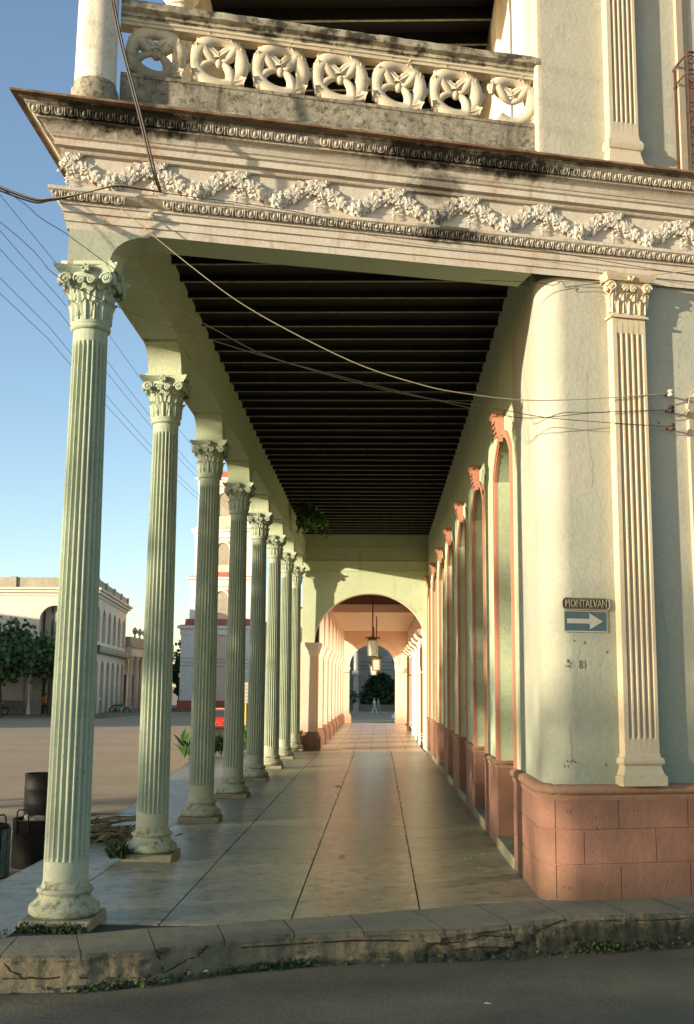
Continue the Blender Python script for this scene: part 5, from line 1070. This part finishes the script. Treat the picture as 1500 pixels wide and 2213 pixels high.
# buildings outside the picture to the left whose shade covers the plaza and the foot of the far houses
def block(lab, q0, q1, t, h, d=9):
    ca, sa = math.cos(SUN_AZ), math.sin(SUN_AZ); W = lambda q, t_: (t_ * ca - q * sa, t_ * sa + q * ca)
    c = W((q0 + q1) / 2, t); B_ = thing('street_house', lab, 'building', (c[0], c[1], G), 'houses outside the picture'); mb_ = MB()
    mb_.loft([[(*W(q0, t), z), (*W(q1, t), z), (*W(q1, t - d), z), (*W(q0, t - d), z)] for z in (G, h)]); mb_.build('wall', m_old, B_)
    mb_ = MB(); mb_.loft([[(*W(q0 - .3, t + .3), z), (*W(q1 + .3, t + .3), z), (*W(q1 + .3, t - d - .3), z), (*W(q0 - .3, t - d - .3), z)] for z in (h + .001, h + .4)]); mb_.build('roof', m_redband, B_)
    for k in range(int((q1 - q0) / 3.5)):
        q = q0 + 1.5 + 3.5 * k; a, b = W(q, t + .05), W(q + 1.2, t + .05); mb_ = MB(); mb_.add([(*a, .2), (*b, .2), (*b, 2.8), (*a, 2.8)], [(0, 1, 2, 3)]); mb_.build('door', m_shade, B_)
block('old house row outside the picture beside the far plaza corner', 69, 112, 2, 10.4)
block('low shop outside the picture behind the park trees', 26, 40, -62, 7.2)
# ------------------------------------------------------------------ far end of the street behind the arcade
GH = thing('grey_wall_house', 'stained grey concrete house closing the street beyond the arcade', 'building', (0, 128, G))
mb = MB(); mb.box(-3.6, 128, G, 9, 134, 7.0); mb.build('wall', m_grey, GH); mb = MB(); mb.box(1.2, 127.8, 7.0, 9, 134, 9); mb.build('upper_wall', m_grey, GH)
mb = MB(); mb.box(-8, 127, G, -3.6, 134, 9.0); mb.build('white_wall', m_churchw, GH); mb = MB(); mb.box(-8, 126.9, G, -3.6, 127, 1.3); mb.build('pink_dado', m_pink, GH)
for x, w_ in ((-2.6, .18), (2.35, .12)): mb = MB(); mb.box(x - w_, 127.7, G, x + w_, 128, 6.6); mb.build('drain_pipe', m_churchw, GH)
mb = MB(); mb.box(2.5, 127.8, G, 4, 127.95, 3.4); mb.build('doorway', m_shade, GH); mb = MB(); mb.box(2.7, 127.6, 1.4, 3.5, 127.75, 3.0); mb.build('yellow_board', m_yellow, GH)
mb = MB(); mb.box(-3.6, 124, G - .1, 5, 126.6, .35); mb.box(-3.6, 122, G - .1, 5, 124.02, .02); setting(mb.build('far_step', m_kerb))
pts = []
for k in range(2600):
    a = rng.uniform(0, 6.28); e = rng.uniform(0, 1.5); r_ = rng.uniform(.5, 1) ** .5; pts.append((.15 + 2.3 * r_ * math.cos(a) * math.cos(e), 125.5 + 1.2 * r_ * math.sin(a) * math.cos(e), .3 + 3.3 * r_ * math.sin(e) + rng.normal(0, .1)))
BU = tag(link('bush', None, None, Matrix.Translation((.15, 125.5, G))), 'big dark green bush against the grey wall at the end of the street', 'bush')
link('foliage', leaves_mesh('foliage', pts, .42, m_leafd, 2.4), BU); mb = MB(); mb.ball((.15, 125.7, .8), (1.8, .8, 1.9), 10, j=.15); mb.build('dense_core', m_leafd, BU)
UP = tag(link('utility_pole', None, None, Matrix.Translation((-2.15, 104, G))), 'weathered utility pole beyond the far arch with a small tangle of leaves', 'pole')
mb = MB(); mb.tube([(-2.15, 104, G), (-2.15, 104, 9)], [.26, .2], 10); mb.build('shaft', m_grey, UP); mb = MB(); mb.cbox(-2.5, 103.7, 3.3, -1.9, 103.95, 3.7, .03); mb.build('junction_box', m_grey, UP)
link('creeper', leaves_mesh('creeper', [(-2.35 + rng.normal(0, .22), 103.6, 1.35 + rng.normal(0, .28)) for k in range(60)], .25, m_leafd, 2), UP)
for i, (x, y, lb) in enumerate(((1.32, 78, 'nearer'), (1.45, 96, 'farther'))):
    pc = tag(link('white_post', None, None, Matrix.Translation((x, y, G))), '%s slim white column at the right beyond the far arch' % lb, 'column', 'slim white columns beyond the arch')
    mb = MB(); mb.lathe([(.12, .5), (.10, 4.2), (.16, 4.3), (.16, 4.5)], 10, 0, Matrix.Translation((x, y, G))); mb.build('shaft', m_white, pc, 40); mb = MB(); mb.lathe([(.42, 0), (.40, .15), (.22, .4), (.12, .55)], 10, 0, Matrix.Translation((x, y, G))); mb.build('base', m_white, pc, 40)
mb = MB(); mb.box(-5, 72.9, G - .05, 8, 80, -.01); setting(mb.build('street_corner_pavement', m_kerb))
# ------------------------------------------------------------------ people
def person(lab, x, y, z, rz, h, shirt, legs_m, skin=m_skin, hair=m_hair, stride=.16, arms=(.12, -.1), shorts=False, bare=False, group=None):
    k = h / 1.72; Mx = T(x, y, z, rz, k)
    P_ = tag(link('person', None, None, Mx), lab, 'person', group)
    hip, ch_, nk = (0, 0, .93), (0, .01, 1.32), (0, 0, 1.48)
    def limb(mb_, pts_, rr_, n_=8): mb_.tube(smooth_path(pts_, 4), [float(np.interp(i / (4 * (len(pts_) - 1)), [q / (len(pts_) - 1) for q in range(len(pts_))], rr_)) for i in range(4 * (len(pts_) - 1) + 1)], n_, 0, Mx)
    vv = []; ee = []; rad = []
    def node(p, r_, par=None):
        vv.append(p); rad.append(r_)
        if par is not None: ee.append((par, len(vv) - 1))
        return len(vv) - 1
    pel = node((0, 0, .95), .125); wa = node((0, 0, 1.10), .115, pel); cs = node((0, .0, 1.30), .135, wa); ne = node((0, 0, 1.47), .05, cs); he = node((0, -.015, 1.58), .078, ne); node((0, -.01, 1.66), .07, he)
    for sg in (-1, 1):
        sh_ = node((sg * .18, 0, 1.40), .055, cs); el = node((sg * .23, arms[0] * sg * .5 + .03, 1.13), .042, sh_); wr = node((sg * .235, -.06 + arms[1] * sg, .90), .030, el); pm = node((sg * .235, -.07 + arms[1] * sg, .83), .034, wr)
        for f in range(4): node((sg * (.225 + .012 * f), -.10 + arms[1] * sg + .022 * f, .745 - .006 * abs(f - 1.5)), .009, pm)
        node((sg * .205, -.115 + arms[1] * sg, .80), .010, pm)
        hj = node((sg * .09, 0, .88), .085, pel); kn = node((sg * .095, -stride * sg * .55 - .02, .50), .058, hj); an = node((sg * .10, -stride * sg + .03, .085), .040, kn); node((sg * .105, -stride * sg - .12, .03), .034, an)
    me_ = bpy.data.meshes.new('body_cage'); me_.from_pydata(vv, ee, []); ob = bpy.data.objects.new('body_cage', me_); COL.objects.link(ob)
    md = ob.modifiers.new('skin', 'SKIN'); sv = me_.skin_vertices[0].data
    for i, r_ in enumerate(rad): sv[i].radius = (r_, r_); sv[i].use_root = (i == 0)
    sm = ob.modifiers.new('sub', 'SUBSURF'); sm.levels = 1
    bpy.context.view_layer.update(); fm = bpy.data.meshes.new_from_object(ob.evaluated_get(bpy.context.evaluated_depsgraph_get())); bpy.data.objects.remove(ob)
    fm.materials.clear(); fm.materials.append(skin); fm.shade_smooth(); link('body', fm, P_, Mx)
    if not bare:
        mb_ = MB(); mb_.loft([[(a * math.cos(t), b * math.sin(t), z_) for t in [q * math.pi / 8 for q in range(16)]] for a, b, z_ in ((.175, .135, .84), (.165, .13, 1.05), (.19, .145, 1.28), (.20, .12, 1.40), (.10, .075, 1.475))], True, False, 0, Mx)
        for sg in (-1, 1): limb(mb_, [(sg * .15, 0, 1.41), (sg * .205, .02, 1.28), (sg * .225, arms[0] * sg * .5 + .03, 1.15)], [.075, .07, .072])
        mb_.build('shirt', shirt, P_, 60)
    mb_ = MB(); mb_.loft([[(a * math.cos(t), b * math.sin(t), z_) for t in [q * math.pi / 8 for q in range(16)]] for a, b, z_ in ((.165, .13, .80), (.172, .135, .9), (.165, .13, 1.0))], True, False, 0, Mx)
    for sg in (-1, 1):
        pts_ = [(sg * .09, 0, .88), (sg * .095, -stride * sg * .55 - .02, .52)] + ([] if shorts else [(sg * .10, -stride * sg + .03, .10)])
        limb(mb_, pts_, [.105, .085] + ([] if shorts else [.065]))
    mb_.build('shorts' if shorts else 'trousers', legs_m, P_, 60)
    mb_ = MB(); mb_.ball((0, .012, 1.635), (.088, .10, .085), 10, 0, Mx); mb_.build('hair', hair, P_, 60)
    mb_ = MB()
    mb_.ball((0, -.10, 1.575), (.012, .018, .02), 6, 0, Mx)
    for sg in (-1, 1): mb_.ball((sg * .082, -.01, 1.58), (.012, .022, .03), 6, 0, Mx); mb_.ball((sg * .03, -.088, 1.60), .009, 6, 0, Mx)
    mb_.build('face_features', skin, P_, 60)
person('man in an orange shirt and dark trousers under the plaza tree', -26.95, 90.6, G + .15, R(200), 1.72, cloth('orange_shirt', (.42, .16, .04)), cloth('dark_trousers', (.03, .03, .035)), stride=.10, arms=(.2, -.16))
person('person in a white shirt walking along the arched building', -24.6, 98.2, G + .16, R(20), 1.66, cloth('white_shirt', (.62, .62, .60)), cloth('grey_shorts', (.34, .33, .30)), shorts=True, stride=.12)
person('fair haired person in white walking beside the one in turquoise shorts', -.47, 106.8, G, R(75), 1.58, cloth('pale_tshirt', (.68, .66, .62)), cloth('pale_trousers', (.55, .55, .53)), m_skin, m_hairl, .24)
person('bare chested person in turquoise shorts at the street end', -.10, 106.9, G, R(70), 1.62, None, cloth('turquoise_shorts', (.03, .35, .40)), mat('sunlit_skin', (.48, .27, .17), bump=0, fine=0), m_hair, .18, shorts=True, bare=True)
# ------------------------------------------------------------------ vehicles
def motorbike(lab, x, y, z, rz, tank_m):
    Mx = T(x, y, z, rz); B_ = tag(link('motorcycle', None, None, Mx), lab, 'motorcycle')
    for yy in (-.68, .68):
        mb_ = MB(); mb_.tube([(0, yy + .29 * math.cos(a), .31 + .29 * math.sin(a)) for a in [q * 2 * math.pi / 20 for q in range(20)]], .05, 6, 0, Mx, True); w_ = mb_.build('wheel', m_rubber, B_, 60)
        mb_ = MB()
        for q in range(8): a = q * math.pi / 4; mb_.tube([(0, yy, .31), (0, yy + .27 * math.cos(a), .31 + .27 * math.sin(a))], .008, 4, 0, Mx)
        mb_.build('spokes', m_chrome, w_)
    mb_ = MB(); mb_.tube([(0, -.68, .31), (0, -.45, .8), (0, -.40, 1.0)], .03, 6, 0, Mx); mb_.tube([(0, -.42, .85), (0, .1, .35), (0, .68, .31)], .03, 6, 0, Mx); mb_.tube([(-.3, -.32, 1.05), (0, -.40, 1.02), (.3, -.32, 1.05)], .018, 5, 0, Mx); mb_.tube([(0, .05, .7), (0, .68, .31)], .025, 5, 0, Mx); mb_.build('frame', m_black, B_)
    mb_ = MB(); mb_.ball((0, -.14, .80), (.14, .28, .14), 10, 0, Mx); mb_.build('tank', tank_m, B_, 60)
    mb_ = MB(); mb_.ball((0, .38, .78), (.13, .38, .07), 10, 0, Mx); mb_.build('seat', m_black, B_, 60)
    mb_ = MB(); mb_.cbox(-.12, -.2, .3, .12, .2, .6, .03, 0, Mx); mb_.tube([(.12, -.1, .3), (.14, .4, .28), (.14, .8, .36)], .035, 6, 0, Mx); mb_.build('engine', m_chrome, B_)
    mb_ = MB(); mb_.ball((0, -.5, .9), (.09, .07, .09), 8, 0, Mx); mb_.build('headlamp', m_chrome, B_, 60)
motorbike('motorcycle with a turquoise tank parked before the arched building', -23.2, 100.5, G, R(80), cloth('turquoise_tank', (.02, .28, .34)))
motorbike('teal motorcycle partly cut by the left edge near the bench', -30.6, 89.6, G + .15, R(95), cloth('teal_tank', (.02, .22, .20)))
BN = tag(link('bench', None, None, Matrix.Translation((-29.4, 91, G + .15))), 'pale concrete bench against the old building wall', 'bench')
mb = MB(); mb.cbox(-30.9, 90.8, .25, -28.9, 91.3, .34, .02); mb.build('seat', m_kerb, BN); mb = MB(); mb.cbox(-30.9, 91.3, .34, -28.9, 91.42, .95, .02); mb.build('backrest', m_kerb, BN)
for x in (-30.8, -29.1): mb = MB(); mb.cbox(x, 90.85, -.2, x + .15, 91.25, .25, .02); mb.build('leg', m_kerb, BN)
CAR = tag(link('red_car', None, None, T(-8.75, 61.6, G)), 'small red car seen from behind between the columns', 'car'); Mc = T(-8.75, 61.6, G, R(-3))
def carsec(y, z0, z1, w0, w1): return [(-w0, y, z0), (-w0, y, z0 + .2), (-w1, y, z1), (w1, y, z1), (w0, y, z0 + .2), (w0, y, z0)]
mb = MB(); mb.loft([carsec(y, a, b, w0, w1) for y, a, b, w0, w1 in ((-1.95, .38, .78, .76, .72), (-1.85, .30, .88, .80, .76), (-1.2, .25, .92, .82, .78), (.6, .25, .92, .82, .78), (1.7, .28, .84, .80, .74), (1.95, .36, .7, .74, .66))], True, True, 0, Mc); mb.build('body', m_red, CAR, 30)
mb = MB(); mb.loft([[(-w, y, z) for w, y, z in ((0, 0, 0),)] for _ in ()]) if False else None
mb.loft([[(-.76, -1.55, .90), (.76, -1.55, .90), (.76, .75, .90), (-.76, .75, .90)], [(-.62, -1.2, 1.38), (.62, -1.2, 1.38), (.62, .2, 1.38), (-.62, .2, 1.38)]], True, True, 0, Mc); mb.build('cabin', m_red, CAR)
mb = MB(); mb.add([(-.66, -1.54, .95), (.66, -1.54, .95), (.56, -1.27, 1.32), (-.56, -1.27, 1.32)], [(0, 1, 2, 3)], 0, Mc); mb.build('rear_window', m_cglass, CAR)
for sg in (-1, 1): mb = MB(); mb.add([(sg * .762, -1.2, .96), (sg * .762, .5, .96), (sg * .66, .12, 1.32), (sg * .66, -1.05, 1.32)], [(0, 1, 2, 3)], 0, Mc); mb.build('side_window', m_cglass, CAR)
mb = MB(); mb.cbox(-.60, -1.22, 1.375, .60, .22, 1.41, .015, 0, Mc); mb.build('roof', m_swhite, CAR)
mb = MB(); mb.cbox(-.78, -2.03, .36, .78, -1.9, .5, .02, 0, Mc); mb.build('bumper', m_black, CAR)
mb = MB(); mb.cbox(-.25, -1.99, .56, .25, -1.955, .68, .01, 0, Mc); mb.build('number_plate', m_swhite, CAR)
for sg in (-1, 1):
    mb = MB(); mb.cbox(sg * .62 - .1, -1.99, .58, sg * .62 + .1, -1.94, .74, .01, 0, Mc); mb.build('tail_light', cloth('tail_lamp_red', (.35, .02, .01)), CAR)
    for yy in (-1.2, 1.2): 
        mb = MB(); mb.lathe([(.12, -.09), (.29, -.09), (.30, -.06), (.30, .06), (.29, .09), (.12, .09)], 16, 0, Mc @ Matrix.Translation((sg * .72, yy, .30)) @ Matrix.Rotation(R(90), 4, 'Y')); mb.build('wheel', m_rubber, CAR, 40)
